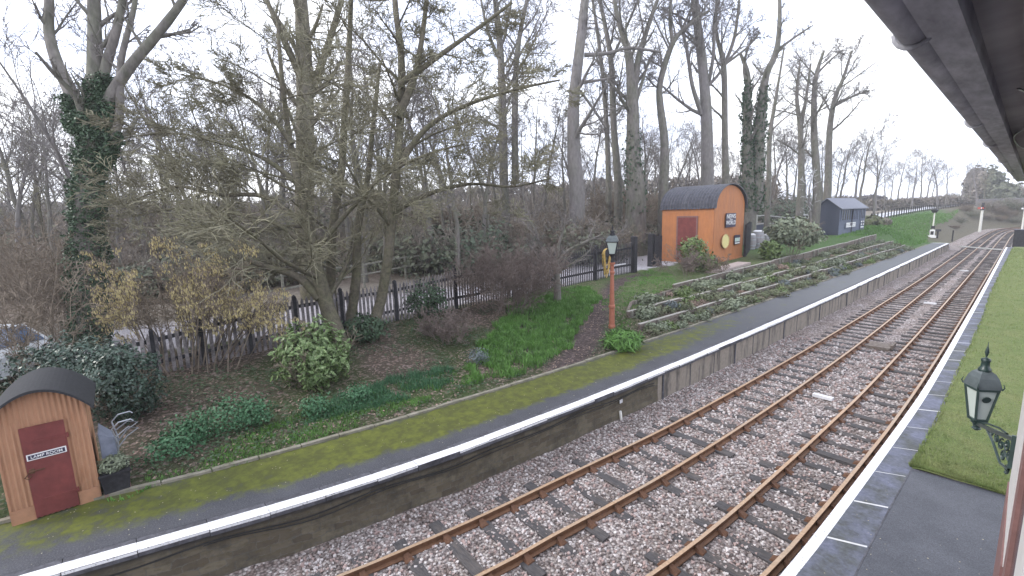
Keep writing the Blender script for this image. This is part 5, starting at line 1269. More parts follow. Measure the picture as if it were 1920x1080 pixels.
leaf_bush('ground_plant', 330, 848, 55, 34, 'lower straggling leafy plants at the left of the wide patch', 'bedgreen', 1300, .055, 5, 'plant', elong=1.1, inner=.4, lump=.5)
leaf_bush('ground_plant', 592, 780, 32, 40, 'small leafy plant below the spotted laurel', 'bedgreen', 700, .06, 6, 'plant', elong=1.1, inner=.3, lump=.5)
leaf_bush('ground_plant', 672, 758, 30, 38, 'small leafy plant right of the spotted laurel', 'bedgreen', 700, .06, 7, 'plant', elong=1.1, inner=.3, lump=.5)
leaf_bush('ground_plant', 898, 684, 24, 30, 'small blue green plant on the left edge of the long grass', 'bluesage', 500, .06, 8, 'plant', elong=1.1, inner=.3, lump=.5)
leaf_bush('fence_ivy', 800, 592, 40, 62, 'dark ivy clump covering a stretch of the picket fence', 'ivy', 1500, .10, 9, 'climber', lump=.6)
leaf_bush('fence_ivy', 690, 640, 42, 50, 'dark ivy mound at the foot of the leaning mossy tree', 'ivy', 1300, .09, 10, 'climber', lump=.6)
leaf_bush('hut_shrub', 1298, 510, 30, 64, 'light green leafy shrub in front of the orange hut', 'shrubgreen', 1500, .16, 11, stems=14, lump=.4, blobs=[(0, 0, .62, .8, .42), (.7, 0, .3, .8, .25)])
leaf_bush('terrace_shrub', 1482, 492, 44, 72, 'big mid green shrub on bare stems beside the barrels', 'sage', 2600, .22, 12, stems=14, blobs=[(-.2, 0, .68, .8, .36), (.4, 0, .58, .75, .36)])
leaf_bush('yellow_green_shrub', 1443, 486, 20, 34, 'small yellow green shrub left of the big shrub by the barrels', 'shrubgreen', 800, .18, 13)
leaf_bush('path_clump', 1168, 655, 36, 34, 'arching green tuft at the foot of the lamp standard', 'grassb', 1500, .05, 14, 'plant', elong=9, inner=.2)
leaf_bush('lane_bush', 1632, 423, 18, 17, 'round brownish bush right of the charcoal shed', 'heather', 700, .45, 15)
leaf_bush('lane_bush', 1654, 421, 13, 11, 'smaller purple brown bush beside the lane fence', 'hedge', 500, .4, 16)
def twig_shrub(px, py, rpx, hpx, label, mt, n, seed, levels=4, r=.014, rmin=.007, leafn=0, leafm=None):
    b = GT(px, py); dp = pix(b)[2]; rr = rpx*dp/FPX; h = hpx*dp/FPX
    root = thing('twiggy_shrub', b, label, 'shrub')
    bush_mesh(n, rr, h, seed, r, rmin, .75, P=dict(BUSH, levels=levels, n=[8, 6, 4, 3]), foot=.6).build('stems', M[mt], root)
    if leafn:
        mb = MB(); leaves(mb, (0, 0, h*.5), (rr, rr, h*.5), leafn, .05, random.Random(seed), inner=.2); mb.build('leaves', M[leafm], root)
    return root
twig_shrub(952, 585, 66, 118, 'dense reddish brown twiggy shrub against the right half of the fence', 'twigred', 70, 21)
twig_shrub(838, 640, 40, 62, 'low thorny shrub with pinkish brown stems above the long grass', 'twigred', 26, 22)
twig_shrub(1284, 518, 26, 52, 'fine reddish stems of a leafless shrub left of the hut shrub', 'twigred', 9, 23, rmin=.012)
twig_shrub(1350, 520, 34, 36, 'straggling bare shrub over the upper terrace wall', 'twigbrown', 9, 24, rmin=.012)

# ---- hazel hung with catkins
b = GT(360, 694); root = thing('hazel', b, 'hazel shrub hung with masses of yellow catkins in front of the picket fence', 'shrub')
rng = random.Random(64); mb = MB()
HP = dict(BUSH, levels=4, n=[7, 6, 4, 3], up=[.0, -.03, -.05, -.05], wander=[.16, .25, .3, .3], len=[.45, .5, .5, .5], ang=[.7, .7, .8, .8])
dp = pix(b)[2]; tips = []
for i in range(44):
    tx = rng.uniform(185, 545); ty = rng.uniform(455, 600); fx = 360+(tx-360)*.45+rng.uniform(-25, 25)
    p = D(fx, 690, dp*rng.uniform(.97, 1.1)); p.z = tz(p.x, p.y)-.05; e = D(tx, ty, dp*rng.uniform(.92, 1.12))
    m_ = (p+e)/2+Vector((rng.uniform(-.2, .2), rng.uniform(-.2, .2), .45)); Q = []
    for k in range(8): t = k/7; Q.append(p*(1-t)**2+m_*2*t*(1-t)+e*t*t)
    q = [.026*(1-.75*k/7) for k in range(8)]; mb.tube(Q, q, 5, 0)
    n0 = len(mb.v); sprout(mb, Q, q, 2.6, 0, HP, rng, .007, .35); tips += mb.v[n0::3]
mb.v = [(x-b.x, y-b.y, z-b.z) for x, y, z in mb.v]; mb.build('stems', M['twigbrown'], root)
mb = MB(); cnt = 0
while cnt < 8500:
    x, y, z = rng.choice(tips); u_, v_, _d = pix((x, y, z))
    if ns(u_*.012, v_*.018, 1, 3) < -.12+.5*rng.random()-.25: continue
    if v_ < 440 or v_ > 668: continue
    cnt += 1; l = rng.uniform(.07, .14); w_ = rng.uniform(.010, .016); x += rng.uniform(-.03, .03)-b.x; y += rng.uniform(-.03, .03)-b.y; z += -b.z
    for a_, c_ in ((w_, 0), (0, w_)):
        mb.quad((x-a_*.5, y-c_*.5, z), (x-a_, y-c_, z-l*.6), (x, y, z-l), (x+a_, y+c_, z-l*.6))
mb.build('catkins', M['catkin'], root)

# ---- planting in the terrace beds
def plant_proto(mt, n, r, h, size, label, group, seed, elong=1.7):
    root = thing('bed_plant', (0, 0, 0), label, 'plant', group); mb = MB()
    leaves(mb, (0, 0, h*.42), (r, r, h*.6), n, size, random.Random(seed), inner=.3, lump=.5, elong=elong, seed=seed, zmin=0); mb.build('foliage', M[mt], root); return root
PP = [plant_proto('sage', 300, .42, .5, .085, 'low grey green sage mound in the terrace beds', 'sage mounds in the terrace beds', 1),
      plant_proto('heather', 340, .45, .42, .07, 'brownish green heather cushion in the terrace beds', 'heather cushions in the terrace beds', 2, 2.4),
      plant_proto('bluesage', 260, .36, .5, .08, 'blue grey leafy mound in the terrace beds', 'blue grey mounds in the terrace beds', 3),
      plant_proto('shrubgreen', 240, .33, .38, .09, 'fresh green leafy mound in the terrace beds', 'fresh green mounds in the terrace beds', 4),
      plant_proto('deadleaf', 240, .36, .26, .07, 'withered brown clump in the terrace beds', 'withered clumps in the terrace beds', 5)]
up = set(); rng = random.Random(71)
def plant(k, s, y, sc_):
    o = PP[k] if k not in up else copy_tree(PP[k]); up.add(k); x = kx(y, s)
    o.location = (x, y, tz(x, y)-.02); o.rotation_euler = (0, 0, rng.uniform(0, 6.28)); o.scale = (sc_, sc_*rng.uniform(.9, 1.5), sc_*rng.uniform(.7, 1.1))
for k in range(5): plant(k, 1.7, 19+k*1.3, 1)
for s0, s1, n, ya in ((.12, .9, 88, 17.8), (1.3, 2.0, 62, 18.8), (2.6, 3.7, 50, 21)):
    for i in range(n):
        y = ya+(73-ya)*((i+rng.random())/n)**1.25
        if rng.random() < .12: continue
        plant(rng.choice((0, 0, 0, 1, 1, 1, 2, 0, 1, 3, 4)), rng.uniform(s0, s1), y, rng.uniform(.7, 1.45)*(.85 if s0 < .5 else 1))

# ================================================================== FENCES, RAILS, BARRELS, CAR
def rail_fence(name, pts, label, rails, mt, pw=.12, extra=None, cat='fence', wires=False, rh=.10):
    """pts: (px, base py, top py) of each post"""
    B = []
    for px, pb2, pt in pts:
        q = GT(px, pb2); B.append((q, max(.5, top_z(q, pt)-q.z)))
    root = thing(name, B[0][0], label, cat); o = B[0][0].copy()
    for q, h in B:
        mb = MB(); mb.box(q.x-pw/2, q.x+pw/2, q.y-pw/2, q.y+pw/2, q.z-.2, q.z+h); mb.build('post', M[mt], root, o)
    for f in rails:
        mb = MB()
        for (a, ha), (c, hb) in zip(B, B[1:]):
            a2, c2 = a+Vector((0, 0, ha*f)), c+Vector((0, 0, hb*f))
            if wires: mb.tube([a2, c2], [.025, .025], 3)
            else: mb.bar(a2, c2, .05, rh)
        mb.build('wire' if wires else 'rail', M[mt], root, o)
    return root
rail_fence('post_and_rail_fence', [(455, 590, 528), (535, 577, 514), (610, 557, 502), (684, 540, 494), (761, 524, 480), (860, 508, 469), (950, 492, 460), (1040, 478, 452)], 'weathered post and rail fence across the car park behind the pickets', (.55, .95), 'greywood')
rail_fence('car_park_rail', [(1105, 478, 455), (1168, 470, 441), (1240, 462, 431)], 'pale horizontal car park rail ending at the orange hut', (.93,), 'palewood', rh=.22)
rail_fence('lane_gate', [(1205, 415, 396), (1238, 413, 393)], 'far grey gate glimpsed left of the orange hut', (.35, .65, .95), 'greywood', cat='gate', rh=.16)
rail_fence('paddock_fence', [(1392, 440, 405), (1418, 437, 403), (1434, 435, 402), (1480, 431, 408), (1495, 430, 404), (1515, 428, 400)], 'pale two railed fence right of the orange hut', (.5, .95), 'palewood', rh=.18)
pf = [(1610, 430, 414), (1634, 421, 402), (1642, 419, 400)]
pts = []
for i in range(46):
    t = i/45; px = 1633+(1815-1633)*(t**.72); by = interp(px, [(1610, 421), (1640, 416), (1665, 409), (1690, 404), (1720, 398.5), (1750, 394), (1790, 389), (1815, 387)]); h = interp(px, [(1633, 17), (1690, 15), (1740, 11), (1780, 7), (1815, 4)])
    pts.append((px, by, by-h))
rail_fence('lane_fence', pts, 'long post and wire fence beside the pale lane above the embankment', (.5, .95), 'black', pw=.16, wires=True)
# the lane itself and the hedges beyond
mb = MB(); rows = []
for i in range(40):
    px = 1600+(1840-1600)*i/39; by = interp(px, [(1600, 423), (1640, 414), (1665, 407), (1690, 402), (1720, 396.5), (1750, 392), (1790, 387.5), (1815, 385.5), (1840, 384.5)])-.5
    th = interp(px, [(1600, 9), (1660, 12), (1720, 9), (1780, 5), (1840, 3)])
    a = GT(px, by); c = GT(px, by-th); dv = (c-a); 
    if dv.length > 24: c = a+dv.normalized()*24; c.z = tz(c.x, c.y)
    rows.append([a+Vector((0, 0, .12)), (a+c)/2+Vector((0, 0, .16)), c+Vector((0, 0, .12))])
mb.strip(rows); tag(mb.build('lane', M['road']), kind='structure')
def hedge(name, pts, h, wd, n, size, mt, label, seed):
    rng = random.Random(seed); mb = MB(); P0 = pts[0]
    L = sum((b-a).length for a, b in zip(pts, pts[1:]))
    for a, c in zip(pts, pts[1:]):
        k = int(n*(c-a).length/L); d = (c-a).normalized(); q = Vector((-d.y, d.x, 0))
        for _ in range(k):
            t = rng.random(); p = a+(c-a)*t; zz = rng.random(); hh = h*(1+.22*ns(p.x, p.y, .12)+.12*ns(p.x, p.y, .6))
            p2 = p+q*rng.uniform(-wd, wd)*(1-.35*zz)+Vector((0, 0, zz*hh)); s = size*rng.uniform(.5, 1.4)
            u1 = Vector((rng.uniform(-1, 1), rng.uniform(-1, 1), rng.uniform(-.4, 1.6))).normalized()*s; v1 = Vector((rng.uniform(-1, 1), rng.uniform(-1, 1), rng.uniform(-1, 1))).normalized()*s*.28
            mb.quad(p2-u1, p2-v1, p2+u1, p2+v1)
    o = mb.build(name, M[mt], origin=P0); tag(o, label, 'hedge'); return o
HG = []
for px, py in ((1440, 398), (1520, 396), (1600, 398), (1640, 399.5), (1690, 397), (1740, 392), (1790, 388), (1822, 386)):
    q = D(px, py, 118+(px-1440)*.05); q.z = tz(q.x, q.y); HG.append(q)
hedge('field_hedge', HG, 2.6, 1.6, 9000, .8, 'hedge', 'long brown field hedge beyond the pale lane', 5)
HG2 = [q+Vector((-25, 22, .3)) for q in HG]
hedge('field_hedge', HG2, 3.6, 2.2, 8000, 1.0, 'twigdark', 'taller dark hedge behind the brown field hedge', 6)
HG3 = []
for px, py in ((-100, 440), (200, 432), (500, 424), (800, 416), (1100, 408), (1450, 398)):
    q = D(px, py, 120); q.z = tz(q.x, q.y); HG3.append(q)
hedge('wood_edge_hedge', HG3, 10, 4, 26000, 1.3, 'hedge', 'tall bank of brown scrub closing the back of the wood', 7)

# ---- evergreen mass and bridge at the end of the line
def far_bush(px, py, dep, rx, rz_, label, mt, n, size, seed, name='evergreen_tree'):
    c = D(px, py, dep); g_ = Vector((c.x, c.y, tz(c.x, c.y))); rng = random.Random(seed)
    root = thing(name, g_, label, 'tree'); mb = MB(); r = rx*dep/FPX; h = rz_*dep/FPX
    leaves(mb, c-g_, (r, r, h), n, size, rng, inner=.45, lump=.35, seed=seed); leaves(mb, c-g_-Vector((0, 0, h*.7)), (r*.9, r*.9, max(.5, h)), n//2, size, rng, inner=.4, seed=seed+4)
    mb.build('crown', M[mt], root)
    mb = MB(); mb.tube([Vector((0, 0, -.3)), c-g_], [.35, .15], 7); mb.build('trunk', M['barkgrey'], root)
far_bush(1852, 352, 150, 26, 36, 'tall rounded grey green tree on the left of the cutting mouth', 'conifer', 2600, .9, 1)
far_bush(1880, 370, 146, 26, 26, 'lower spreading evergreen in front of the bridge', 'conifer', 2200, .9, 2)
far_bush(1828, 340, 150, 16, 26, 'pale twiggy round tree left of the evergreens', 'hedge', 1500, .8, 3, 'round_tree')
far_bush(1912, 366, 190, 18, 12, 'distant hazy tree seen over the bridge', 'hedge', 900, 1.0, 4, 'round_tree')
b1, b2 = D(1884, 383, 120), D(1990, 383, 120)
root = thing('road_bridge', b1, 'dark brick road bridge crossing the line in the distance', 'bridge')
d = (b2-b1); d.z = 0; Lb = d.length; T_ = frame((b1.x, b1.y, 0), d); z0 = b1.z
mb = MB(); mb.box(0, Lb, 0, .5, z0-.3, z0+1.6, 0, T_); mb.box(0, Lb, 7, 7.5, z0-.3, z0+1.6, 0, T_); mb.build('parapet', mat('pale_bridge_parapet', (.20, .19, .19)), root, b1)
mb = MB(); mb.box(0, Lb, .1, 7.4, z0-1.6, z0-.3, 0, T_); mb.build('deck', M['brick'], root, b1)
for xa, xb in ((-1, Lb*.22), (Lb*.85, Lb+1)): mb = MB(); mb.box(xa, xb, .3, 7.2, -1, z0-1.6, 0, T_); mb.build('abutment', M['brick'], root, b1)

# ---- signals and lineside things
def px_h(q, p0, p1): return (p0-p1)*pix(q)[2]/FPX
q = G(1837, 431, -.1); q = D(1837, 431, 100); q.z = min(q.z, tz(q.x, q.y)) if False else q.z
root = thing('semaphore_signal', q, 'white semaphore signal post with a red arm left of the distant curve', 'signal')
u = 100/FPX; mb = MB(); mb.lathe([(.42*1.0*.6, -2), (.25, 0), (.24, .3), (.20, 5.6)], (0, 0, 0), 10); mb.build('post', M['sigwhite'], root)
r2 = Vector((AR.x, AR.y, 0)).normalized(); f2 = Vector((AF.x, AF.y, 0)).normalized()
mb = MB(); mb.bar(-r2*1.35-f2*.3+Vector((0, 0, 4.75)), r2*.2-f2*.3+Vector((0, 0, 4.75)), .08, .42); mb.build('arm', M['red'], root)
mb = MB(); mb.bar(-r2*.75-f2*.36+Vector((0, 0, 4.75)), -r2*.55-f2*.36+Vector((0, 0, 4.75)), .03, .42); mb.build('arm_stripe', M['signwhite'], root)
mb = MB(); mb.box(-.35, .35, -.3, .3, 4.3, 5.0); mb.box(-.22, .22, -.2, .2, 5.0, 5.9); mb.build('lamp_case', M['black'], root)
q = D(1916, 432, 92)
root = thing('semaphore_signal', q, 'slim white signal post beside the black cabinet at the right edge', 'signal')
mb = MB(); mb.lathe([(.22, -2), (.17, 0), (.14, 5.6)], (0, 0, 0), 10); mb.build('post', M['sigwhite'], root)
mb = MB(); mb.box(-.3, .3, -.3, .3, 4.9, 5.6); mb.build('lamp_case', M['black'], root)
mb = MB(); mb.tube([Vector((-.35, -.2, 4.4)), Vector((-.35, -.35, 4.4))], [.17, .17], 12, 0, True); mb.build('white_disc', M['signwhite'], root)
q = D(1913, 462, 62); root = thing('lineside_cabinet', q, 'black lineside cabinet at the far end of the lawn', 'cabinet')
mb = MB(); mb.box(-.75, .9, -.6, .6, -.9, 2.2); mb.build('case', M['black'], root); mb = MB(); mb.box(-.8, .95, -.65, .65, 2.2, 2.32); mb.build('lid', M['signblue'], root)
q = D(1907, 460, 60); mb = MB(); mb.box(-.12, .12, -.12, .12, -.8, 2.0); mb.box(-.16, .16, -.16, .16, 2.0, 2.08); o = mb.build('gate_post', M['black']); o.location = q; tag(o, 'square black post left of the lineside cabinet', 'post')
pe = lambda px, py: Vector((*G(px, py, .9)[:2], .9))
q = GT(1747, 446); k_ = pix(q)[2]/FPX
root = thing('platform_lamp', q, 'slim lamp standard with white base box near the far platform end', 'lamp post')
mb = MB(); mb.lathe([(.3, 0), (.3, .2), (.12, .25), (.09, 48*k_)], (0, 0, 0), 8); mb.build('column', M['sigwhite'], root)
mb = MB(); mb.hexa([(-.25, -.25, 46*k_), (.25, -.25, 46*k_), (.25, .25, 46*k_), (-.25, .25, 46*k_), (-.45, -.45, 51*k_), (.45, -.45, 51*k_), (.45, .45, 51*k_), (-.45, .45, 51*k_)]); mb.hexa([(-.5, -.5, 51*k_), (.5, -.5, 51*k_), (.5, .5, 51*k_), (-.5, .5, 51*k_), (-.1, -.1, 54*k_), (.1, -.1, 54*k_), (.1, .1, 54*k_), (-.1, .1, 54*k_)]); mb.build('lantern', M['black'], root)
mb = MB(); mb.box(-.5, .5, -.4, .4, 0, .35); mb.box(-.3, .3, -.3, .3, .35, 1.35); mb.build('base_box', M['signwhite'], root)
mb = MB(); mb.box(-.2, .2, -.35, -.29, .5, 1.1); mb.tube([Vector((0, 0, 1.5)), Vector((0, 0, 2.0))], [.28, .28], 8, 0, True); mb.build('black_fitting', M['black'], root)
q = GT(1757, 447); k_ = pix(q)[2]/FPX
mb = MB(); mb.box(-.12, .12, -.12, .12, 0, 14*k_); o = mb.build('telephone_post', M['black']); o.location = q; tag(o, 'short black post with a small box near the far platform end', 'post')
mb = MB(); mb.box(-.4, .4, -.25, .25, 13*k_, 17*k_); c = mb.build('box', M['black'], o)
q = pe(1785, 453); k_ = pix(q)[2]/FPX
mb = MB(); mb.box(-.07, .07, -.07, .07, 0, 21*k_); o = mb.build('marker_post', M['black']); o.location = q; tag(o, 'thin black pole standing on the very end of the far platform', 'post')
# pale cable trough over the rails
a, c = G(1801, 462, .03), G(1880, 468.5, .03); mb = MB(); mb.bar(a, c, .5, .12); o = mb.build('cable_trough', M['palewood'], origin=a); tag(o, 'pale cable trough laid across the rails at the far platform end', 'cable trough')
for (px, py, w_, lab) in ((1543, 745, 26, 'white painted board lying nearest the camera between the tracks'), (1744, 569, 14, 'second white board lying between the tracks farther off'), (1808, 508, 9, 'third white board between the tracks near the far platform end'), (1866, 507, 5, 'tiny white scrap on the near track by the lawn')):
    q = G(px, py, -.12); k_ = pix(q)[2]/FPX; mb = MB(); T_ = Matrix.Rotation(-.05, 4, 'Z'); l = w_*k_*.62
    mb.hexa([T_ @ Vector(v) for v in ((-l, -.09, -.03), (l, -.09, -.03), (l, .09, -.03), (-l, .09, -.03), (-l, -.09, .07), (l, -.09, .07), (l, .09, .07), (-l, .09, .07))]); o = mb.build('white_board', M['wool']); o.location = q; tag(o, lab, 'board')
q = G(1650, 650, -.12); mb = MB(); mb.box(-.42, .42, -.5, .5, -.04, .10); mb.box(.42, .5, -.35, .5, .0, .2); o = mb.build('dark_cover', M['oldsleeper']); o.location = q; tag(o, 'dark square cover lying on the ballast between the tracks', 'cover')
# drain pipe, plate and cable on the old stone wall
def wallpt(px, py):
    z = .5
    for _ in range(30):
        p = G(px, py, z); x = interp(p.y, PL)-.06; d_ = ray(px, py); t = (x-EYE.x)/d_.x; z = (EYE+d_*t).z
        if z > .8: z = .8
    return Vector((x, (EYE+d_*t).y, (EYE+d_*t).z))
p = [wallpt(1163, 771), wallpt(1165, 790), wallpt(1167, 803)]; p2 = p[2]+Vector((.12, 0, -.12))
mb = MB(); mb.tube([p[0], p[1], p[2], p2], [.045]*4, 10, 0, True); o = mb.build('drain_pipe', M['sigwhite'], origin=p[0], smooth=True); tag(o, 'short white drain pipe curving out of the old stone platform wall', 'pipe')
p = wallpt(1164, 752); mb = MB(); mb.box(p.x, p.x+.02, p.y-.07, p.y+.07, p.z-.06, p.z+.06); o = mb.build('number_plate', M['wool'], origin=p); tag(o, 'small pale blank plate above the white drain pipe', 'plate')
mb = MB(); Q = []
for i in range(60):
    y = -5+i*(13.3+5)/59; Q.append(Vector((interp(y, PL)-.04, y, .60+.035*math.sin(y*2.1)+.04*ns(y, 1, .6))))
mb.tube(Q, [.016]*60, 5); Q2 = [v+Vector((.01, 0, -.06+.03*math.sin(v.y*1.7))) for v in Q[18:]]; mb.tube(Q2, [.012]*len(Q2), 5)
o = mb.build('wall_cable', M['rubber'], origin=Q[0]); tag(o, 'black cables sagging along the old stone platform wall', 'cable')

# ---- barrels, white sack, board fence right of the hut
def barrel(px, py, h, r, label, tilt=0):
    b = GT(px, py); k_ = pix(b)[2]/FPX; h *= k_; r *= k_
    root = thing('barrel', b, label, 'barrel', rz=.3)
    prof = [(r*(.78+.22*math.sin(math.pi*i/10)), h*i/10) for i in range(11)]
    mb = MB(); mb.lathe(prof, (0, 0, 0), 18); mb.build('staves', M['barrel'], root, smooth=False)
    for f in (.08, .3, .7, .92):
        rr = r*(.785+.22*math.sin(math.pi*f)); mb = MB(); mb.lathe([(rr+.02, h*f-.05), (rr+.02, h*f+.05)], (0, 0, 0), 18); mb.build('hoop', M['galv'], root)
    mb = MB(); mb.lathe([(r*.80, h), (r*.85, h+.10), (r*.5, h+.22)], (0, 0, 0), 16); mb.build('lid', M['wool'], root)
barrel(1420, 466, 30, 11, 'large weathered barrel with a white lid right of the orange hut')
barrel(1408, 468, 26, 8, 'narrower weathered barrel close against the hut side of the large one')
barrel(1437, 456, 14, 6, 'small pale tub right of the large barrel')
b = GT(1510, 449); root = thing('white_sack', b, 'heap of white sacking beside the foot of the pale sapling', 'sack'); k_ = pix(b)[2]/FPX
mb = MB(); rg = random.Random(4)
for i in range(3):
    r_ = (7-i*2)*k_; rows = []
    prof = [(r_, 0), (r_*1.05, 4*k_), (r_*.7, 9*k_), (r_*.2, (12-i*2)*k_)]; mb.lathe([(a*(1+.1*rg.random()), z) for a, z in prof], (AR.x*(i-1)*5*k_, AR.y*(i-1)*5*k_, 0), 9)
mb.build('cloth', M['wool'], root, smooth=True)
a, c = GT(1396, 482), GT(1404, 470); root = thing('slat_screen', a, 'narrow dark slatted screen against the right corner of the orange hut', 'screen'); mb = MB(); h = top_z(a, 421)-a.z
for i in range(5): p = a+(c-a)*i/4; mb.box(p.x-.10, p.x+.10, p.y-.1, p.y+.1, p.z-.2, p.z+h)
mb.build('slats', M['black'], root, a)
a, c = GT(1404, 447), GT(1440, 441); mb = MB(); mb.bar(a+Vector((0, 0, .7)), c+Vector((0, 0, .7)), .08, 1.9); o = mb.build('board_fence', M['shedwood'], origin=a); tag(o, 'dark boarded panel behind the barrels', 'fence')
b = GT(1372, 502); mb = MB(); xd_ = (GT(1395, 497)-GT(1338, 510)).normalized(); mb.bar(GT(1338, 512)+Vector((0, 0, .05)), GT(1395, 496)+Vector((0, 0, .05)), 1.0, .3); o = mb.build('stone_step', mat('pale_pink_step', (.36, .30, .28), var=.2), origin=b); tag(o, 'pale stone step along the foot of the orange hut gable', 'step')

# ---- silver car parked behind the brush
q = GT(-22, 712); cdir = Vector((AR.x, AR.y, 0)).normalized(); T_ = frame(q, cdir+Vector((.25, -.1, 0)))
T_CAR = T_.copy(); root = local_thing('parked_car', T_, 'silver hatchback parked behind the brush at the left edge', 'car')
prof = [(-2.0, .35), (-2.1, .75), (-1.95, 1.0), (-1.2, 1.12), (-.55, 1.62), (.9, 1.68), (1.75, 1.15), (2.05, 1.0), (2.1, .4)]
mb = MB(); n = len(prof)
def ins(x, z): return .82-(.16 if z > 1.3 else (.03 if z > .9 else 0))
L_ = mb.vs([(x, -ins(x, z), z) for x, z in prof]); R__ = mb.vs([(x, ins(x, z), z) for x, z in prof])
mb.face([L_+i for i in range(n)]); mb.face([R__+i for i in range(n)][::-1])
for i in range(n): j = (i+1) % n; mb.face((L_+j, L_+i, R__+i, R__+j))
mb.build('body', M['carpaint'], root)
def carwin(pts): m_ = MB(); m_.quad(*pts); m_.build('window', M['carglass'], root)
for s in (-1, 1): carwin([(-1.05, s*.80, 1.15), (-.05, s*.80, 1.15), (-.05, s*.685, 1.58), (-.5, s*.69, 1.56)]); carwin([(.05, s*.80, 1.15), (1.35, s*.80, 1.15), (.85, s*.685, 1.6), (.05, s*.685, 1.58)])
carwin([(-1.17, -.66, 1.15), (-1.17, .66, 1.15), (-.58, .6, 1.6), (-.58, -.6, 1.6)]); carwin([(1.68, -.66, 1.22), (1.68, .66, 1.22), (.96, .6, 1.66), (.96, -.6, 1.66)])
for x in (-1.3, 1.3):
    for s in (-1, 1):
        mb = MB(); mb.tube([Vector((x, s*.70, .32)), Vector((x, s*.86, .32))], [.32, .32], 18, 0, True); wv = mb.build('wheel', M['rubber'], root)
        mb = MB(); mb.tube([Vector((x, s*.855, .32)), Vector((x, s*.87, .32))], [.19, .19], 12, 0, True); mb.build('rim', M['galv'], wv)
for s in (-1, 1): mb = MB(); mb.box(-2.12, -2.0, s*.62-.13, s*.62+.13, .72, .88); mb.build('headlight', M['signwhite'], root)

# ================================================================== STATION BUILDING AT THE CAMERA'S SIDE
XW = .145
root = thing('station_building', (XW+1.5, 2, .9), 'cream and brown station building wall along the right edge', 'building'); o_ = root.location.copy()
mb = MB(); mb.box(XW, XW+.3, 5.3, 7.05, 3.35, 6.8); mb.build('corner_board', M['cream'], root, o_)
mb = MB(); mb.box(XW-.012, XW+.3, 5.3, 7.07, .85, 3.35); mb.build('brown_dado', M['brown'], root, o_)
mb = MB(); mb.box(XW+.3, 4, 6.8, 7.0, .85, 6.8); mb.box(XW+.05, XW+.3, -3, 5.3, .85, 6.8); mb.build('wall', mat('slate_blue_panel', (.09, .085, .14), var=.2), root, o_)
for y0, y1 in ((4.6, 5.0), (2.9, 3.5), (1.6, 2.0)):
    mb = MB(); mb.box(XW-.004, XW+.06, y0, y1, 1.0, 6.7); mb.build('window_frame', M['cream' if y0 < 4 else 'brown'], root, o_)
mb = MB(); mb.box(XW+.02, XW+.055, 3.5, 4.6, 2.4, 6.4); mb.build('window', M['glassdark'], root, o_)
# canopy eave over the camera
ZE, XE = 6.75, -.243
cr_ = thing('roof_eave', (XE, 3, ZE), 'dark overhanging roof eave with a purple grey gutter at the top right', 'roof'); oe = cr_.location.copy()
mb = MB(); mb.hexa([(XE+.118, -2, ZE+.06), (3, -2, ZE+.5), (3, 13, ZE+.5), (XE+.118, 13, ZE+.06), (XE+.118, -2, ZE+.14), (3, -2, ZE+.6), (3, 13, ZE+.6), (XE+.118, 13, ZE+.14)]); mb.build('soffit', M['soffit'], cr_, oe)
for xb_, zb_ in ((.19, .068), (.30, .088), (.43, .106)): mb = MB(); mb.box(XE+xb_, XE+xb_+.022, -2, 13, ZE+zb_-.035, ZE+zb_+.02); mb.build('batten', M['soffit'], cr_, oe)
mb = MB(); mb.box(XE+.054, XE+.118, -2, 13, ZE+.006, ZE+.17); mb.build('fascia', M['gutter'], cr_, oe)
mb = MB(); rows = []
for i in range(76):
    y = -2+i*.2; rows.append([(XE+.03-.03*math.cos(math.pi*k/8), y, ZE+.03-.03*math.sin(math.pi*k/8)) for k in range(9)])
mb.strip(rows); mb.build('gutter', M['gutter'], cr_, oe, smooth=True)
for y in (.1, 1.4, 3.1, 4.3, 6.2, 8.4, 11.2):
    mb = MB(); pts = [Vector((XE+.03-.034*math.cos(math.pi*k/8), 0, .03-.034*math.sin(math.pi*k/8)))+Vector((0, y, ZE)) for k in range(9)]
    mb.tube(pts, [.007]*9, 6); mb.bar(pts[-1], pts[-1]+Vector((.05, 0, .03)), .02, .012); mb.build('gutter_bracket', M['gutter'], cr_, oe)
mb = MB(); Q = [Vector((XE+.17+.05*math.sin(i*.5), 2.5+i*.22, ZE+.045+.012*math.sin(i*.9))) for i in range(22)]; mb.tube(Q, [.004]*22, 4); mb.build('cable', M['galv'], cr_, oe)

# ---- bracket lantern on the corner
dl = 6.0; foot = D(1833, 785, dl); top_ = D(1846, 640, dl)
sL = (top_z(foot, 641)-foot.z)/2.42
root = thing('wall_lantern', foot, 'dark green station lantern with frosted panes on a scrolled iron wall bracket', 'lantern')
SQ = Matrix.Diagonal((.60, .60, 1, 1)); lantern(root, SQ @ Matrix.Rotation(.62, 4, 'Z'), sL, M['lampglass'], M['dgreen'], M['lamproof'])
s = sL; mb = MB()                        # round black vent plate behind the pane
for a in (0, 1):
    ang = .62+math.pi*a*1.0-math.pi/2*1
Tn = SQ @ Matrix.Rotation(.62, 4, 'Z'); c = Tn @ Vector((-.02*s, -.385*s, .70*s)); nrm = (Tn.to_3x3() @ Vector((0, -1, -.18))).normalized()
mb.tube([c, c+nrm*.012], [.105*s]*2, 20, 0, True); mb.build('vent_disc', M['dgreen'], root)
mb = MB(); mb.lathe([(.10*s, -.06*s), (.16*s, -.10*s), (.10*s, -.16*s), (.08*s, -.26*s), (.12*s, -.30*s), (.05*s, -.36*s)], (0, 0, 0), 12); mb.build('boss', M['dgreen'], root)
E0 = Vector((XW, 7.0, top_z((XW, 7.0, .9), 826)))-foot; E1 = Vector((XW, 7.0, top_z((XW, 7.0, .9), 866)))-foot; S0 = Vector((0, 0, -.15*s))
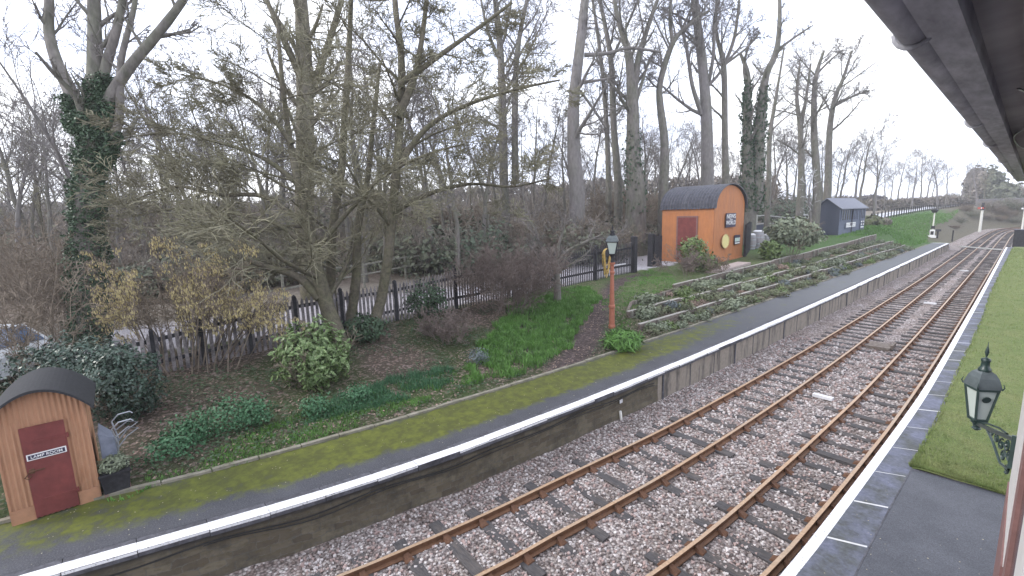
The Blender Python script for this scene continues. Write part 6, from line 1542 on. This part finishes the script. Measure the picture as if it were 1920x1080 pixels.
mb = MB(); mb.bar(S0, E0, .035, .045); m1 = (S0+E0)/2+Vector((0, 0, .03))
mb.tube([S0+(E0-S0)*.15+Vector((0, 0, .03)), S0+(E0-S0)*.3+Vector((0, 0, .055)), S0+(E0-S0)*.6+Vector((0, 0, .06)), S0+(E0-S0)*.8+Vector((0, 0, .03))], [.012]*4, 6)
mb.build('bracket_arm', M['dgreen'], root)
mb = MB(); mb.bar(E0+Vector((-.01, 0, .05)), E1+Vector((-.01, 0, -.08)), .03, .05); mb.build('wall_plate', M['dgreen'], root)
mb = MB(); du = (E0-S0)
def scroll(c, r, t0, turns, w=.011):
    pts = []
    n = int(14*turns)
    for i in range(n+1):
        t = i/n; a = t0+t*turns*6.283; rr = r*(1-.75*t); pts.append(c+du.normalized()*(rr*math.cos(a))+Vector((0, 0, rr*math.sin(a))))
    mb.tube(pts, [w]*len(pts), 5)
curve = [S0+du*.28, S0+du*.5+Vector((0, 0, -.14)), S0+du*.74+Vector((0, 0, -.34)), E1+Vector((-.02, 0, -.10))]
mb.tube(curve, [.016, .015, .014, .014], 6)
for fx, fz, r_, t in ((.45, -.035, .045, 0), (.58, -.07, .06, 2), (.70, -.12, .075, 1), (.83, -.09, .08, 3), (.78, -.24, .075, 0), (.92, -.21, .07, 2), (.90, -.36, .06, 4), (.95, -.08, .05, 5)): scroll(S0+du*fx+Vector((0, 0, fz)), r_, t, 1.4)
mb.build('scrollwork', M['dgreen'], root)

# ---- damp air
mb = MB(); mb.box(-640, 62, -190, 700, -1.7, 34)
hm = bpy.data.materials.new('damp_air'); hm.use_nodes = True; hn_ = hm.node_tree; hn_.nodes.clear()
ho = hn_.nodes.new('ShaderNodeOutputMaterial'); hv = hn_.nodes.new('ShaderNodeVolumePrincipled')
hv.inputs['Color'].default_value = (.93, .94, 1, 1); hv.inputs['Density'].default_value = .0008; hv.inputs['Anisotropy'].default_value = .3
hn_.links.new(hv.outputs[0], ho.inputs['Volume'])
tag(mb.build('haze', hm), kind='stuff')
sc.cycles.volume_bounces = 1

print('car', pix(T_CAR @ Vector((0,0,1.6))), pix(T_CAR @ Vector((-2,0,1))), pix(T_CAR @ Vector((2,0,1))))
